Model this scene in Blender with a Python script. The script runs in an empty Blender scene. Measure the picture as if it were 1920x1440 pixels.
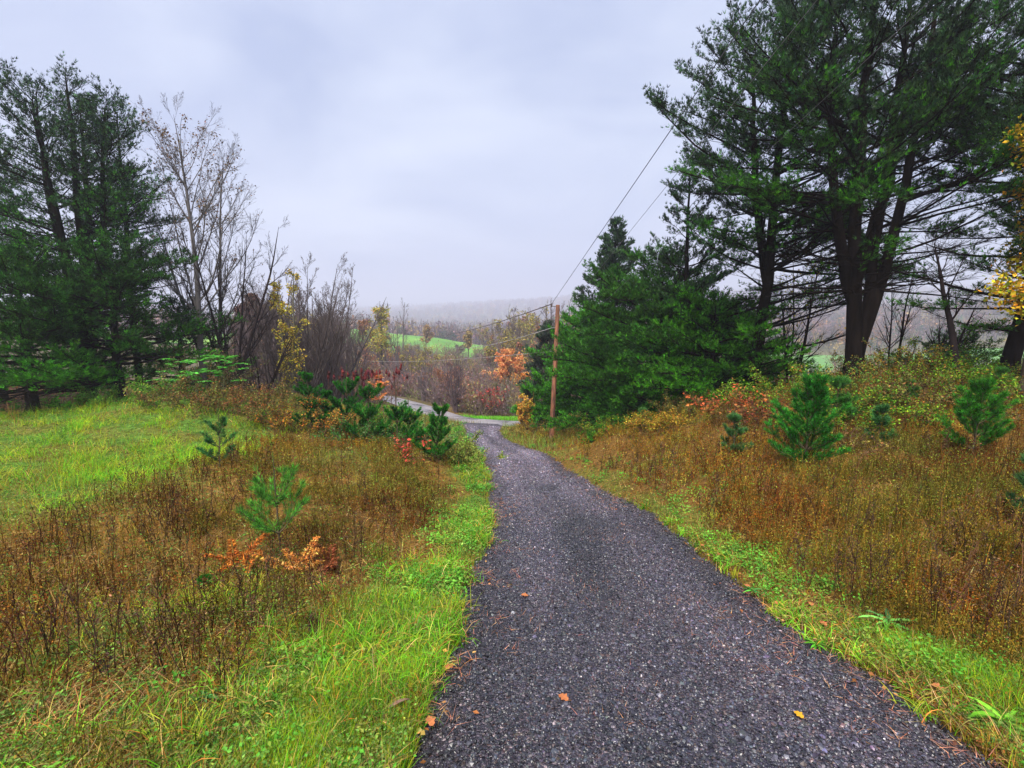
import bpy, math
import numpy as np
R_ = math.radians
scene = bpy.context.scene
COL = scene.collection

# ------------------------------------------------------------------ camera
F = 900.0                      # focal length in pixels of the 1920 px wide photograph
PITCH = R_(7.6)
EYE = 1.62
cam_d = bpy.data.cameras.new("camera")
cam_d.sensor_width = 36.0
cam_d.lens = 36.0 * F / 1920.0
cam_d.clip_start = 0.05
cam_d.clip_end = 6000
cam = bpy.data.objects.new("camera", cam_d)
cam.location = (0, 0, EYE)
cam.rotation_euler = (math.pi / 2 - PITCH, 0, 0)
COL.objects.link(cam)
scene.camera = cam

# ------------------------------------------------------------------ sky, sun, exposure
world = bpy.data.worlds.new("World")
scene.world = world
world.use_nodes = True
wn, wl = world.node_tree.nodes, world.node_tree.links
wn.clear()
SUN_EL, SUN_AZ = R_(58), R_(200)
out = wn.new("ShaderNodeOutputWorld")
bg = wn.new("ShaderNodeBackground")
sky = wn.new("ShaderNodeTexSky")
sky.sky_type = 'NISHITA'
sky.sun_disc = False
sky.sun_elevation = SUN_EL
sky.sun_rotation = SUN_AZ
sky.dust_density = 4.0
# an overcast deck: soft broad cloud mottling laid over the Nishita sky by direction
tc = wn.new("ShaderNodeTexCoord")
mp = wn.new("ShaderNodeMapping")
mp.inputs['Scale'].default_value = (1.0, 1.0, 2.2)
wl.new(tc.outputs['Generated'], mp.inputs['Vector'])
nz = wn.new("ShaderNodeTexNoise")
nz.inputs['Scale'].default_value = 2.1
nz.inputs['Detail'].default_value = 5.0
nz.inputs['Roughness'].default_value = 0.5
nz.inputs['Distortion'].default_value = 0.4
wl.new(mp.outputs[0], nz.inputs['Vector'])
cr = wn.new("ShaderNodeValToRGB")
cr.color_ramp.elements[0].position = 0.36
cr.color_ramp.elements[0].color = (1.60, 1.90, 2.80, 1)
cr.color_ramp.elements[1].position = 0.66
cr.color_ramp.elements[1].color = (2.75, 3.0, 3.65, 1)
wl.new(nz.outputs[0], cr.inputs[0])
mx = wn.new("ShaderNodeMix"); mx.data_type = 'RGBA'
mx.inputs[0].default_value = 0.93
wl.new(sky.outputs[0], mx.inputs[6])
wl.new(cr.outputs[0], mx.inputs[7])
wl.new(mx.outputs[2], bg.inputs[0])
bg.inputs[1].default_value = 0.05
wl.new(bg.outputs[0], out.inputs[0])

sun_d = bpy.data.lights.new("sun", 'SUN')
sun_d.energy = 1.5
sun_d.angle = R_(24)
sun_d.color = (1.0, 0.94, 0.86)
sun = bpy.data.objects.new("sun", sun_d)
sun.rotation_euler = (math.pi / 2 - SUN_EL, 0, math.pi - SUN_AZ)
COL.objects.link(sun)

scene.view_settings.view_transform = 'Standard'
scene.view_settings.look = 'None'
scene.view_settings.gamma = 1
scene.view_settings.exposure = 2.5
scene.cycles.max_bounces = 5
scene.cycles.diffuse_bounces = 3
scene.cycles.glossy_bounces = 2
scene.cycles.transmission_bounces = 3
scene.cycles.volume_bounces = 2
scene.cycles.use_denoising = True

# ------------------------------------------------------------------ small maths
def rng(s): return np.random.default_rng(s)
def nrm(v): return v / np.maximum(np.linalg.norm(v, axis=-1, keepdims=True), 1e-9)
def sstep(a, b, x):
    t = np.clip((x - a) / (b - a), 0, 1); return t * t * (3 - 2 * t)

def _h2(ix, iy, s):
    n = (ix * 374761393 + iy * 668265263 + s * 2147483) & 0x7fffffff
    n = ((n ^ (n >> 13)) * 1274126177) & 0x7fffffff
    return ((n ^ (n >> 16)) & 0xffff) / 65535.0
def vnoise(x, y, s=0):
    x = np.asarray(x, float); y = np.asarray(y, float)
    ix = np.floor(x).astype(np.int64); iy = np.floor(y).astype(np.int64)
    fx = x - ix; fy = y - iy
    fx = fx * fx * (3 - 2 * fx); fy = fy * fy * (3 - 2 * fy)
    a = _h2(ix, iy, s); b = _h2(ix + 1, iy, s); c = _h2(ix, iy + 1, s); d = _h2(ix + 1, iy + 1, s)
    return (a * (1 - fx) + b * fx) * (1 - fy) + (c * (1 - fx) + d * fx) * fy
def fbm(x, y, s=0, o=3):
    v = 0; a = 0.5; t = 0
    for k in range(o):
        v = v + a * vnoise(x * 2 ** k, y * 2 ** k, s + k * 17); t += a; a *= 0.5
    return v / t

# ------------------------------------------------------------------ terrain (z relative to the eye)
CP = np.array([
 (.9,-4,-1.35),(.9,0,-1.62),(.9,2,-1.95),(.85,3,-2.15),(.87,5,-2.58),(.87,7,-3.0),(.6,9.5,-3.55),(.4,12,-4.0),(-.2,17,-4.75),(-1.0,21,-5.2),(-1.6,25,-5.6),
 (-2.2,1.8,-1.78),(-5,0,-1.5),(-3.1,4,-2.28),(-2.3,4.7,-2.4),(-4.9,7.8,-2.42),(-1.6,10.4,-3.12),(-4.3,11.6,-2.95),(-7.6,7.8,-2.5),(-14,14,-2.75),(-8.7,14,-2.2),(-12,9,-2.4),
 (-7,13.5,-2.45),(-15,4,-2.0),(-25,10,-2.2),(-5.3,15.5,-3.5),(-9,20,-3.3),(-20,25,-3.5),(-3.3,18,-4.5),
 (2.2,1.2,-1.9),(2.15,3.3,-2.25),(2.2,2.1,-1.98),(4.3,3.8,-2.18),(4.5,7.3,-2.25),(7.2,7.3,-2.15),(11.7,11,-1.45),(8.5,12,-1.6),(3.7,13.5,-3.1),(5.7,14.5,-2.75),
 (2.6,7,-2.7),(2.3,10,-3.3),(10,4,-1.8),(18,10,-1.3),(2.0,23.5,-5.4),(6,20,-4.3),(1.6,17,-4.5),
 (12,20,-3.2),(20,30,-5.2),(40,50,-8),(80,60,-9.5),(120,100,-11),(150,160,-15.5),
 (6,24,-5.3),(0,28,-6.0),(-4,29,-6.0),(-8,36,-6.2),(-11,40,-6.3),(-22,48,-6.2),(0,35,-6.9),(0,45,-8.3),(0,60,-10),(0,90,-11.5),(-20,60,-9),(-40,40,-4.5),(-50,80,-8.5),
 (-64,205,-4.2),(-30,190,-7.2),(-12,185,-9.9),(-6,128,-10.2),(-40,130,-8.4),(-75,130,-6.5),(10,150,-9.5),(25,110,-10),
 (-60,250,-16),(0,260,-18),(80,260,-12),(0,350,-7),(90,360,-3),(180,340,2),(300,300,4),(-150,300,-9),(-300,300,-6),
 (50,600,21),(-60,650,13),(-250,650,5),(-600,600,2),(200,600,28),(450,550,30),(900,600,40),(600,150,8),(-600,100,6),(0,900,30),(0,1250,30),(-900,1200,30),(900,1200,40),
 (-60,-60,2),(60,-60,3),(0,-60,2.5),(-600,-300,5),(600,-300,5)], float)
_k = (CP[:, 1] > 320) | (np.abs(CP[:, 0]) > 420); CP[_k] *= np.array([2.4, 2.4, 2.4])
_D = np.sqrt(((CP[:, None, :2] - CP[None, :, :2]) ** 2).sum(-1) + 1.5 ** 2)
_W = np.linalg.solve(_D, CP[:, 2] + 3.0)
def H(x, y):
    x = np.asarray(x, float); y = np.asarray(y, float)
    sh = np.broadcast(x, y).shape
    xf = np.broadcast_to(x, sh).ravel(); yf = np.broadcast_to(y, sh).ravel()
    r = np.empty(xf.size)
    for i in range(0, xf.size, 40000):
        s = slice(i, i + 40000)
        r[s] = np.sqrt((xf[s, None] - CP[:, 0]) ** 2 + (yf[s, None] - CP[:, 1]) ** 2 + 2.25) @ _W - 3.0
    return r.reshape(sh) + EYE

DY = np.array([-8, 0, 3, 7, 12, 17, 21, 26.0]); DX = np.array([.9, .9, .85, .87, .39, -.22, -1.25, -1.7])
def drive_c(y): return np.interp(y, DY, DX)
def drive_w(y): return np.interp(y, [0, 3.2, 5, 7, 12, 17, 21, 23.5, 26], [1.31, 1.29, 1.20, 1.14, 1.10, .98, .85, .85, 1.3])
def edge_n(y, s): return 0.09 * (fbm(y * .9, y * 0 + s, 5) - .5) * 2 + 0.08 * (fbm(y * 6, y * 0 + s, 9) - .5) * 2
def drive_l(y): return drive_c(y) - drive_w(y) + edge_n(y, 1.3)
def drive_r(y): return drive_c(y) + drive_w(y) + edge_n(y, 7.7)
ROAD = np.array([(30, 22.5), (16, 24), (6, 25.8), (0, 27), (-4, 29.5), (-7.5, 35), (-12, 40.5), (-22, 47), (-40, 50), (-80, 48)], float)
_t = np.linspace(0, 9, 181)
# smooth the road's line
_rx = np.interp(_t, range(10), ROAD[:, 0]); _ry = np.interp(_t, range(10), ROAD[:, 1])
_k = np.hanning(17); _k /= _k.sum()
RX = np.convolve(np.pad(_rx, 8, 'edge'), _k, 'valid'); RY = np.convolve(np.pad(_ry, 8, 'edge'), _k, 'valid')
def road_d(x, y):
    x = np.asarray(x, float).ravel(); y = np.asarray(y, float).ravel()
    r = np.empty(x.size)
    for i in range(0, x.size, 20000):
        s = slice(i, i + 20000)
        r[s] = np.sqrt(((x[s, None] - RX) ** 2 + (y[s, None] - RY) ** 2).min(1))
    return r
RW = 1.55
def on_drive(x, y, m=0.0):
    a = (x > drive_l(y) - m) & (x < drive_r(y) + m) & (y < 26)
    b = np.zeros(a.shape, bool)
    k = (y > 18) & (y < 56)
    if k.any(): b[k] = road_d(x[k], y[k]) < RW + m
    return a | b
FIELD = [(-95, 122), (-8, 126), (-3, 150), (-13, 186), (-34, 194), (-62, 208), (-100, 200)]
def in_poly(x, y, P):
    c = np.zeros(x.shape, bool); n = len(P)
    for i in range(n):
        x1, y1 = P[i]; x2, y2 = P[(i + 1) % n]
        k = ((y1 > y) != (y2 > y)) & (x < (x2 - x1) * (y - y1) / (y2 - y1 + 1e-12) + x1)
        c ^= k
    return c

def place(px, z):
    """ground point seen in the photograph's column px at optical depth z"""
    x = (px - 960) / F * z; y = z
    for _ in range(12):
        h = EYE - float(H(x, y)); y = (z - h * math.sin(PITCH)) / math.cos(PITCH)
    return x, y, float(H(x, y))
def height(py, z, base):
    v = -(py - 720) / F * z
    return EYE + v * math.cos(PITCH) - z * math.sin(PITCH) - base[2]

# ------------------------------------------------------------------ mesh buffer
class Buf:
    def __init__(s): s.v = []; s.f = []; s.c = []; s.n = 0
    def add(s, v, f, c):
        v = np.asarray(v, np.float32).reshape(-1, 3); f = np.asarray(f, np.int64).reshape(-1, 3)
        c = np.asarray(c, np.float32)
        if c.ndim == 1: c = np.broadcast_to(c[:3], (len(v), 3))
        s.v.append(v); s.f.append(f + s.n); s.c.append(c.reshape(-1, 3)); s.n += len(v)
    def mesh(s, name, mat, smooth=False):
        V = np.concatenate(s.v); Fc = np.concatenate(s.f).astype(np.int32); C = np.concatenate(s.c)
        me = bpy.data.meshes.new(name)
        me.vertices.add(len(V)); me.vertices.foreach_set('co', V.ravel())
        me.loops.add(Fc.size); me.loops.foreach_set('vertex_index', Fc.ravel())
        me.polygons.add(len(Fc)); me.polygons.foreach_set('loop_start', np.arange(0, Fc.size, 3, dtype=np.int32))
        me.polygons.foreach_set('use_smooth', np.full(len(Fc), bool(smooth)))
        a = me.color_attributes.new('Col', 'FLOAT_COLOR', 'POINT')
        C4 = np.ones((len(C), 4), np.float32); C4[:, :3] = np.clip(C, 0, 1)
        a.data.foreach_set('color', C4.ravel())
        me.materials.append(mat); me.update(calc_edges=True)
        return me
    def obj(s, name, mat, parent=None, smooth=False):
        o = bpy.data.objects.new(name, s.mesh(name, mat, smooth)); COL.objects.link(o)
        if parent is not None: o.parent = parent
        return o

def tag(o, label, cat=None, group=None, kind=None):
    o['label'] = label
    if cat: o['category'] = cat
    if group: o['group'] = group
    if kind: o['kind'] = kind
    return o
def thing(name, loc, label, cat, group=None, rz=0):
    o = bpy.data.objects.new(name, None); o.empty_display_size = .3
    COL.objects.link(o); o.location = loc; o.rotation_euler = (0, 0, rz)
    return tag(o, label, cat, group)
def dup(root, loc, label, rz=0, sc=(1, 1, 1)):
    r = root.copy(); COL.objects.link(r); r.location = loc; r.rotation_euler = (0, 0, rz); r.scale = sc
    r['label'] = label
    for ch in list(root.children):
        c = ch.copy(); COL.objects.link(c); c.parent = r
    return r

def frames(d):
    ref = np.where(np.abs(d[..., 2:3]) > .9, np.array([1., 0, 0]), np.array([0, 0, 1.]))
    a = nrm(np.cross(ref, d)); b = np.cross(d, a); return a, b
def tubes(buf, P, Rr, s, col, jit=None, r=None):
    """P [N,m,3] polylines, Rr [N,m] radii, s sides"""
    P = np.asarray(P, float); Rr = np.asarray(Rr, float); N, m, _ = P.shape
    if N == 0: return
    d = np.gradient(P, axis=1); d = nrm(d)
    a, b = frames(d)
    # keep the frame steady along each line
    a0 = a[:, :1]; a = nrm(a0 - (a0 * d).sum(-1, keepdims=True) * d); b = np.cross(d, a)
    th = np.arange(s) * 2 * math.pi / s
    V = P[:, :, None] + Rr[:, :, None, None] * (a[:, :, None] * np.cos(th)[:, None] + b[:, :, None] * np.sin(th)[:, None])
    i = np.arange(m - 1)[:, None]; j = np.arange(s)[None]
    q0 = i * s + j; q1 = i * s + (j + 1) % s; q2 = q1 + s; q3 = q0 + s
    f = np.stack([np.stack([q0, q1, q2], -1), np.stack([q0, q2, q3], -1)], 2).reshape(-1, 3)
    Fc = (f[None] + (np.arange(N) * m * s)[:, None, None]).reshape(-1, 3)
    c = np.asarray(col, float)
    if c.ndim == 1: c = np.broadcast_to(c, (N, 3))
    C = np.repeat(c, m * s, axis=0)
    buf.add(V.reshape(-1, 3), Fc, C)
def stamp(buf, T, Tf, pos, xd, yd, zd, sc, col):
    """copies of template T (k,3) in frames xd,yd,zd"""
    N = len(pos)
    if N == 0: return
    sc = np.asarray(sc, float)
    if sc.ndim == 0: sc = np.full((N, 3), float(sc))
    elif sc.ndim == 1: sc = np.repeat(sc[:, None], 3, 1)
    V = (T[None, :, 0:1] * (xd * sc[:, :1])[:, None] + T[None, :, 1:2] * (yd * sc[:, 1:2])[:, None]
         + T[None, :, 2:3] * (zd * sc[:, 2:3])[:, None] + pos[:, None])
    Fc = (Tf[None] + (np.arange(N) * len(T))[:, None, None]).reshape(-1, 3)
    buf.add(V.reshape(-1, 3), Fc, np.repeat(col, len(T), axis=0))
def pal(r, n, cols, w=None, jit=.32):
    cols = np.array(cols, float)
    w = None if w is None else np.array(w, float) / sum(w)
    c = cols[r.choice(len(cols), n, p=w)]
    c = c * np.exp(r.normal(0, jit * 1.15, (n, 1))) * (1 + r.normal(0, jit * .35, (n, 3)))
    return np.clip(c, .004, .95)
LEAF = np.array([(0, 0, 0), (-.5, .45, .08), (0, .5, -.05), (.5, .45, .08), (0, 1, .02)]); LEAF_F = np.array([(0, 2, 1), (0, 3, 2), (1, 2, 4), (2, 3, 4)])
def rot_frames(r, n, flat=0.0):
    """random frames; flat -> 1 keeps the leaf's plane near level"""
    d = r.normal(size=(n, 3)); d[:, 2] *= (1 - flat) ; d = nrm(d)
    up = np.array([0, 0, 1.]) + r.normal(size=(n, 3)) * (1.3 - flat)
    x = nrm(np.cross(d, up)); z = np.cross(x, d); return x, d, z
def leaves(buf, r, pos, size, col, flat=.3, wid=.7):
    n = len(pos); x, d, z = rot_frames(r, n, flat)
    s = np.broadcast_to(np.asarray(size, float), (n,)) * r.uniform(.65, 1.3, n)
    stamp(buf, LEAF, LEAF_F, pos, x, d, z, np.stack([s * wid, s, s], 1), col)

def tufts(buf, r, pos, dirs, L, w, col, K=8, spread=.55, up=.25):
    """pine needle tufts: K thin blades fanned round each direction"""
    n = len(pos)
    if n == 0: return
    d = nrm(dirs + np.array([0, 0, up]))
    a, b = frames(d)
    pos = np.repeat(pos, K, 0); d = np.repeat(d, K, 0); a = np.repeat(a, K, 0); b = np.repeat(b, K, 0)
    th = r.uniform(0, 2 * math.pi, n * K); sp = r.uniform(.25, 1.0, n * K) * spread
    rad = a * np.cos(th)[:, None] + b * np.sin(th)[:, None]
    nd = nrm(d * np.cos(sp)[:, None] + rad * np.sin(sp)[:, None])
    side = nrm(np.cross(nd, r.normal(size=(n * K, 3))))
    Ln = np.repeat(np.broadcast_to(L, (n,)), K) * r.uniform(.7, 1.15, n * K)
    tip = pos + nd * Ln[:, None]
    mid = pos + nd * (Ln * .25)[:, None]
    V = np.stack([mid - side * w * .7, mid + side * w * .7, tip], 1)
    c = np.repeat(col, K, 0) * r.uniform(.7, 1.3, (n * K, 1))
    buf.add(V.reshape(-1, 3), np.arange(n * K * 3).reshape(-1, 3), np.repeat(c, 3, 0))

def grow(r, P0, D, L, m, up=0.0, wob=.1):
    N = len(P0); P = np.empty((N, m, 3)); P[:, 0] = P0; d = nrm(D)
    for k in range(1, m):
        d = nrm(d + np.array([0, 0, 1.]) * (np.asarray(up).reshape(-1, 1) if np.ndim(up) else up) + r.normal(0, wob, (N, 3)))
        P[:, k] = P[:, k - 1] + d * (np.broadcast_to(L, (N,)) / (m - 1))[:, None]
    return P
def along(P, idx, t):
    m = P.shape[1]; u = t * (m - 1); i = np.minimum(u.astype(int), m - 2); f = (u - i)[:, None]
    p = P[idx, i] * (1 - f) + P[idx, i + 1] * f
    return p, nrm(P[idx, i + 1] - P[idx, i])

# ------------------------------------------------------------------ materials
def newmat(name):
    m = bpy.data.materials.new(name); m.use_nodes = True
    return m, m.node_tree.nodes, m.node_tree.links
def colmat(name, rough=.6, trans=0.0, spec=.3, nscale=3.0, namp=.35, bump=0.0, bscale=40, stretch=(1, 1, 1)):
    m, n, l = newmat(name)
    p = n['Principled BSDF']; o = n['Material Output']
    at = n.new('ShaderNodeAttribute'); at.attribute_name = 'Col'
    t = n.new('ShaderNodeTexCoord'); mpn = n.new('ShaderNodeMapping'); mpn.inputs['Scale'].default_value = stretch
    l.new(t.outputs['Object'], mpn.inputs[0])
    no = n.new('ShaderNodeTexNoise'); no.inputs['Scale'].default_value = nscale; no.inputs['Detail'].default_value = 3
    l.new(mpn.outputs[0], no.inputs['Vector'])
    mr = n.new('ShaderNodeMapRange'); mr.inputs['From Min'].default_value = .3; mr.inputs['From Max'].default_value = .7
    mr.inputs['To Min'].default_value = 1 - namp; mr.inputs['To Max'].default_value = 1 + namp
    l.new(no.outputs[0], mr.inputs[0])
    mu = n.new('ShaderNodeVectorMath'); mu.operation = 'SCALE'
    l.new(at.outputs['Color'], mu.inputs[0]); l.new(mr.outputs[0], mu.inputs['Scale'])
    l.new(mu.outputs[0], p.inputs['Base Color'])
    p.inputs['Roughness'].default_value = rough; p.inputs['Specular IOR Level'].default_value = spec
    if bump:
        n2 = n.new('ShaderNodeTexNoise'); n2.inputs['Scale'].default_value = bscale; n2.inputs['Detail'].default_value = 4
        l.new(mpn.outputs[0], n2.inputs['Vector'])
        b = n.new('ShaderNodeBump'); b.inputs['Strength'].default_value = bump; b.inputs['Distance'].default_value = .02
        l.new(n2.outputs[0], b.inputs['Height']); l.new(b.outputs[0], p.inputs['Normal'])
    if trans:
        tr = n.new('ShaderNodeBsdfTranslucent'); l.new(mu.outputs[0], tr.inputs[0])
        ms = n.new('ShaderNodeMixShader'); ms.inputs[0].default_value = trans
        l.new(p.outputs[0], ms.inputs[1]); l.new(tr.outputs[0], ms.inputs[2]); l.new(ms.outputs[0], o.inputs[0])
    return m
M_BARK = colmat('rough_bark', .9, 0, .04, 7, .55, 1.0, 26, (1, 1, .22))
M_TWIG = colmat('twig_bark', .85, 0, .06, 2, .25)
M_NEEDLE = colmat('pine_needles', .65, .3, .05, 1.1, .34)
M_LEAF = colmat('leaf', .55, .3, .09, 2, .2)
M_GRASS = colmat('grass_blade', .55, .3, .07, 1.5, .22)
M_DRY = colmat('dry_weed', .85, .15, .04, 2.5, .25)
M_FAR = colmat('far_foliage', .9, .2, .1, .05, .25)
M_SOIL = colmat('ground_soil', .9, 0, .05, 9, .5, .9, 25)
M_FIELD = colmat('field_grass', .8, 0, .2, .08, .12, .4, 3)
M_STONE = colmat('slate_chip', .38, 0, .5, 60, .2)
M_WIRE = colmat('wire_sheath', .5)
M_METAL = colmat('galvanised_metal', .4)
M_NEEDLE_LITTER = colmat('needle_litter', .7)

def gravel_mat():
    m, n, l = newmat('wet_gravel'); p = n['Principled BSDF']
    t = n.new('ShaderNodeTexCoord')
    def vor(scale, feat='F1'):
        v = n.new('ShaderNodeTexVoronoi'); v.inputs['Scale'].default_value = scale; v.feature = feat
        v.inputs['Randomness'].default_value = 1
        l.new(t.outputs['Object'], v.inputs['Vector']); return v
    v1 = vor(62); v2 = vor(130)
    sep = n.new('ShaderNodeSeparateColor'); l.new(v1.outputs['Color'], sep.inputs[0])
    cr = n.new('ShaderNodeValToRGB'); e = cr.color_ramp; e.interpolation = 'CONSTANT'
    e.elements[0].position = 0; e.elements[0].color = (.030, .030, .040, 1)
    e.elements[1].position = .22; e.elements[1].color = (.058, .058, .078, 1)
    for pos, c in ((.42, (.09, .085, .11, 1)), (.60, (.045, .043, .058, 1)), (.74, (.13, .12, .145, 1)), (.84, (.11, .075, .07, 1)), (.91, (.20, .19, .21, 1)), (.97, (.42, .40, .40, 1))):
        k = e.elements.new(pos); k.color = c
    l.new(sep.outputs[0], cr.inputs[0])
    no = n.new('ShaderNodeTexNoise'); no.inputs['Scale'].default_value = .9; no.inputs['Detail'].default_value = 5
    l.new(t.outputs['Object'], no.inputs['Vector'])
    cr2 = n.new('ShaderNodeValToRGB'); cr2.color_ramp.elements[0].position = .38; cr2.color_ramp.elements[1].position = .62
    cr2.color_ramp.elements[0].color = (.36, .36, .44, 1); cr2.color_ramp.elements[1].color = (.62, .5, .52, 1)
    l.new(no.outputs[0], cr2.inputs[0])
    mu = n.new('ShaderNodeMix'); mu.data_type = 'RGBA'; mu.blend_type = 'MULTIPLY'; mu.inputs[0].default_value = 1
    l.new(cr.outputs[0], mu.inputs[6]); l.new(cr2.outputs[0], mu.inputs[7]); l.new(mu.outputs[2], p.inputs['Base Color'])
    b1 = n.new('ShaderNodeBump'); b1.inputs['Strength'].default_value = 1; b1.inputs['Distance'].default_value = .012; b1.invert = True
    b2 = n.new('ShaderNodeBump'); b2.inputs['Strength'].default_value = .7; b2.inputs['Distance'].default_value = .005; b2.invert = True
    l.new(v1.outputs['Distance'], b1.inputs['Height']); l.new(v2.outputs['Distance'], b2.inputs['Height'])
    l.new(b1.outputs[0], b2.inputs['Normal']); l.new(b2.outputs[0], p.inputs['Normal'])
    p.inputs['Roughness'].default_value = .42; p.inputs['Specular IOR Level'].default_value = .6
    return m
def road_mat():
    m, n, l = newmat('damp_asphalt'); p = n['Principled BSDF']; t = n.new('ShaderNodeTexCoord')
    no = n.new('ShaderNodeTexNoise'); no.inputs['Scale'].default_value = .8; no.inputs['Detail'].default_value = 6
    l.new(t.outputs['Object'], no.inputs['Vector'])
    cr = n.new('ShaderNodeValToRGB'); cr.color_ramp.elements[0].position = .35; cr.color_ramp.elements[1].position = .65
    cr.color_ramp.elements[0].color = (.13, .13, .155, 1); cr.color_ramp.elements[1].color = (.26, .235, .24, 1)
    l.new(no.outputs[0], cr.inputs[0]); l.new(cr.outputs[0], p.inputs['Base Color'])
    rr = n.new('ShaderNodeMapRange'); rr.inputs['From Min'].default_value = .4; rr.inputs['From Max'].default_value = .6
    rr.inputs['To Min'].default_value = .25; rr.inputs['To Max'].default_value = .6
    l.new(no.outputs[0], rr.inputs[0]); l.new(rr.outputs[0], p.inputs['Roughness'])
    return m
def pole_mat():
    m, n, l = newmat('treated_pole_wood'); p = n['Principled BSDF']; t = n.new('ShaderNodeTexCoord')
    mpn = n.new('ShaderNodeMapping'); mpn.inputs['Scale'].default_value = (14, 14, .9); l.new(t.outputs['Object'], mpn.inputs[0])
    no = n.new('ShaderNodeTexNoise'); no.inputs['Scale'].default_value = 1; no.inputs['Detail'].default_value = 6
    l.new(mpn.outputs[0], no.inputs['Vector'])
    cr = n.new('ShaderNodeValToRGB'); cr.color_ramp.elements[0].position = .35; cr.color_ramp.elements[1].position = .7
    cr.color_ramp.elements[0].color = (.07, .03, .018, 1); cr.color_ramp.elements[1].color = (.32, .12, .055, 1)
    l.new(no.outputs[0], cr.inputs[0]); l.new(cr.outputs[0], p.inputs['Base Color']); p.inputs['Roughness'].default_value = .7
    b = n.new('ShaderNodeBump'); b.inputs['Strength'].default_value = .5; b.inputs['Distance'].default_value = .01
    l.new(no.outputs[0], b.inputs['Height']); l.new(b.outputs[0], p.inputs['Normal'])
    return m
M_GRAVEL = gravel_mat(); M_ROAD = road_mat(); M_POLE = pole_mat()

# ------------------------------------------------------------------ ground colour zones (what grows or lies where)
G_BRIGHT = np.array((.13, .37, .01)); G_YEL = np.array((.34, .40, .012)); G_OLIVE = np.array((.21, .21, .02))
C_STRAW = np.array((.50, .31, .10)); C_BROWN = np.array((.16, .08, .025)); C_RUSSET = np.array((.42, .17, .03)); C_DARK = np.array((.035, .028, .02))
C_OCHRE = np.array((.52, .32, .04)); C_LITTER = np.array((.14, .075, .04))
def zone(x, y):
    """weights: lush green, dry russet, verge, forest floor"""
    x = np.asarray(x, float); y = np.asarray(y, float)
    n1 = fbm(x * .45, y * .45, 3); n2 = fbm(x * 1.6, y * 1.6, 11)
    dl = drive_l(y) - x; dr = x - drive_r(y)
    d = np.where(x < drive_c(y), dl, dr)
    lawn = sstep(-4.3, -6.6, x + (n1 - .5) * 3.4 + .12 * (y - 8)) * sstep(3.6, 6.0, y + (n1 - .5) * 3) * sstep(15.5, 13.5, y) * sstep(-19, -15, x)
    vw = np.where(x < drive_c(y), .5 + .45 * sstep(7, 2, y) + .55 * sstep(7, 12, y), .30 + .75 * sstep(5, 1.5, y))
    verge = sstep(1.25, .55, (d + (n2 - .5) * .8) / vw) * (y < 27)
    near = sstep(4.6, 2.4, y + (n1 - .5) * 2) * (x < 0) * .12
    patch = sstep(.56, .68, fbm(x * .7 + 9, y * .7, 21))
    forest = np.maximum(sstep(13.3, 14.6, y + (n1 - .5) * 1.5) * sstep(-8.6, -10.5, x), sstep(12, 14, y + (n1 - .5)) * sstep(4, 6, x) * .8)
    strip = sstep(2.2, 1.2, np.abs(y - (30.3 + .08 * x))) * sstep(-9, -5, x) * sstep(6, 4, x)
    far = sstep(15, 24, y)
    return n1, n2, d, lawn, verge, near, patch, forest, strip, far
def green_w(x, y):
    n1, n2, d, lawn, verge, near, patch, forest, strip, far = zone(x, y)
    pn = sstep(.38, .62, fbm(x * 1.9 + 5, y * 1.9, 131)); pr = np.where(x > drive_c(y), (.15 + .85 * sstep(.45, .58, fbm(x * .55, y * .55, 133))) * (.35 + .65 * sstep(8, 4.5, y)), .35 + .65 * pn)
    g = np.maximum.reduce([lawn * (.5 + .5 * pn), verge * pr, near * n2 * 1.6 * (.3 + .7 * pn), patch * .35 * sstep(3, 6, y), strip])
    return np.clip(g * (1 - forest), 0, 1), forest, n1, n2, lawn, verge

def ground_color(x, y):
    g, forest, n1, n2, lawn, verge = green_w(x, y)
    base = C_BROWN * .8 + 0 * x[:, None] if False else (C_BROWN[None] * (.35 + .4 * n2[:, None]) + C_OCHRE[None] * .14 * n1[:, None])
    c = base * (1 - g[:, None]) + (np.array((.07, .14, .02))[None]) * g[:, None]
    c = c * (1 - forest[:, None]) + C_LITTER[None] * .5 * forest[:, None]
    f = sstep(26, 45, y)[:, None]
    fc = np.array((.10, .085, .045))[None] * (.7 + .6 * fbm(x * .06, y * .06, 31)[:, None])
    return c * (1 - f) + fc * f

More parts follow.
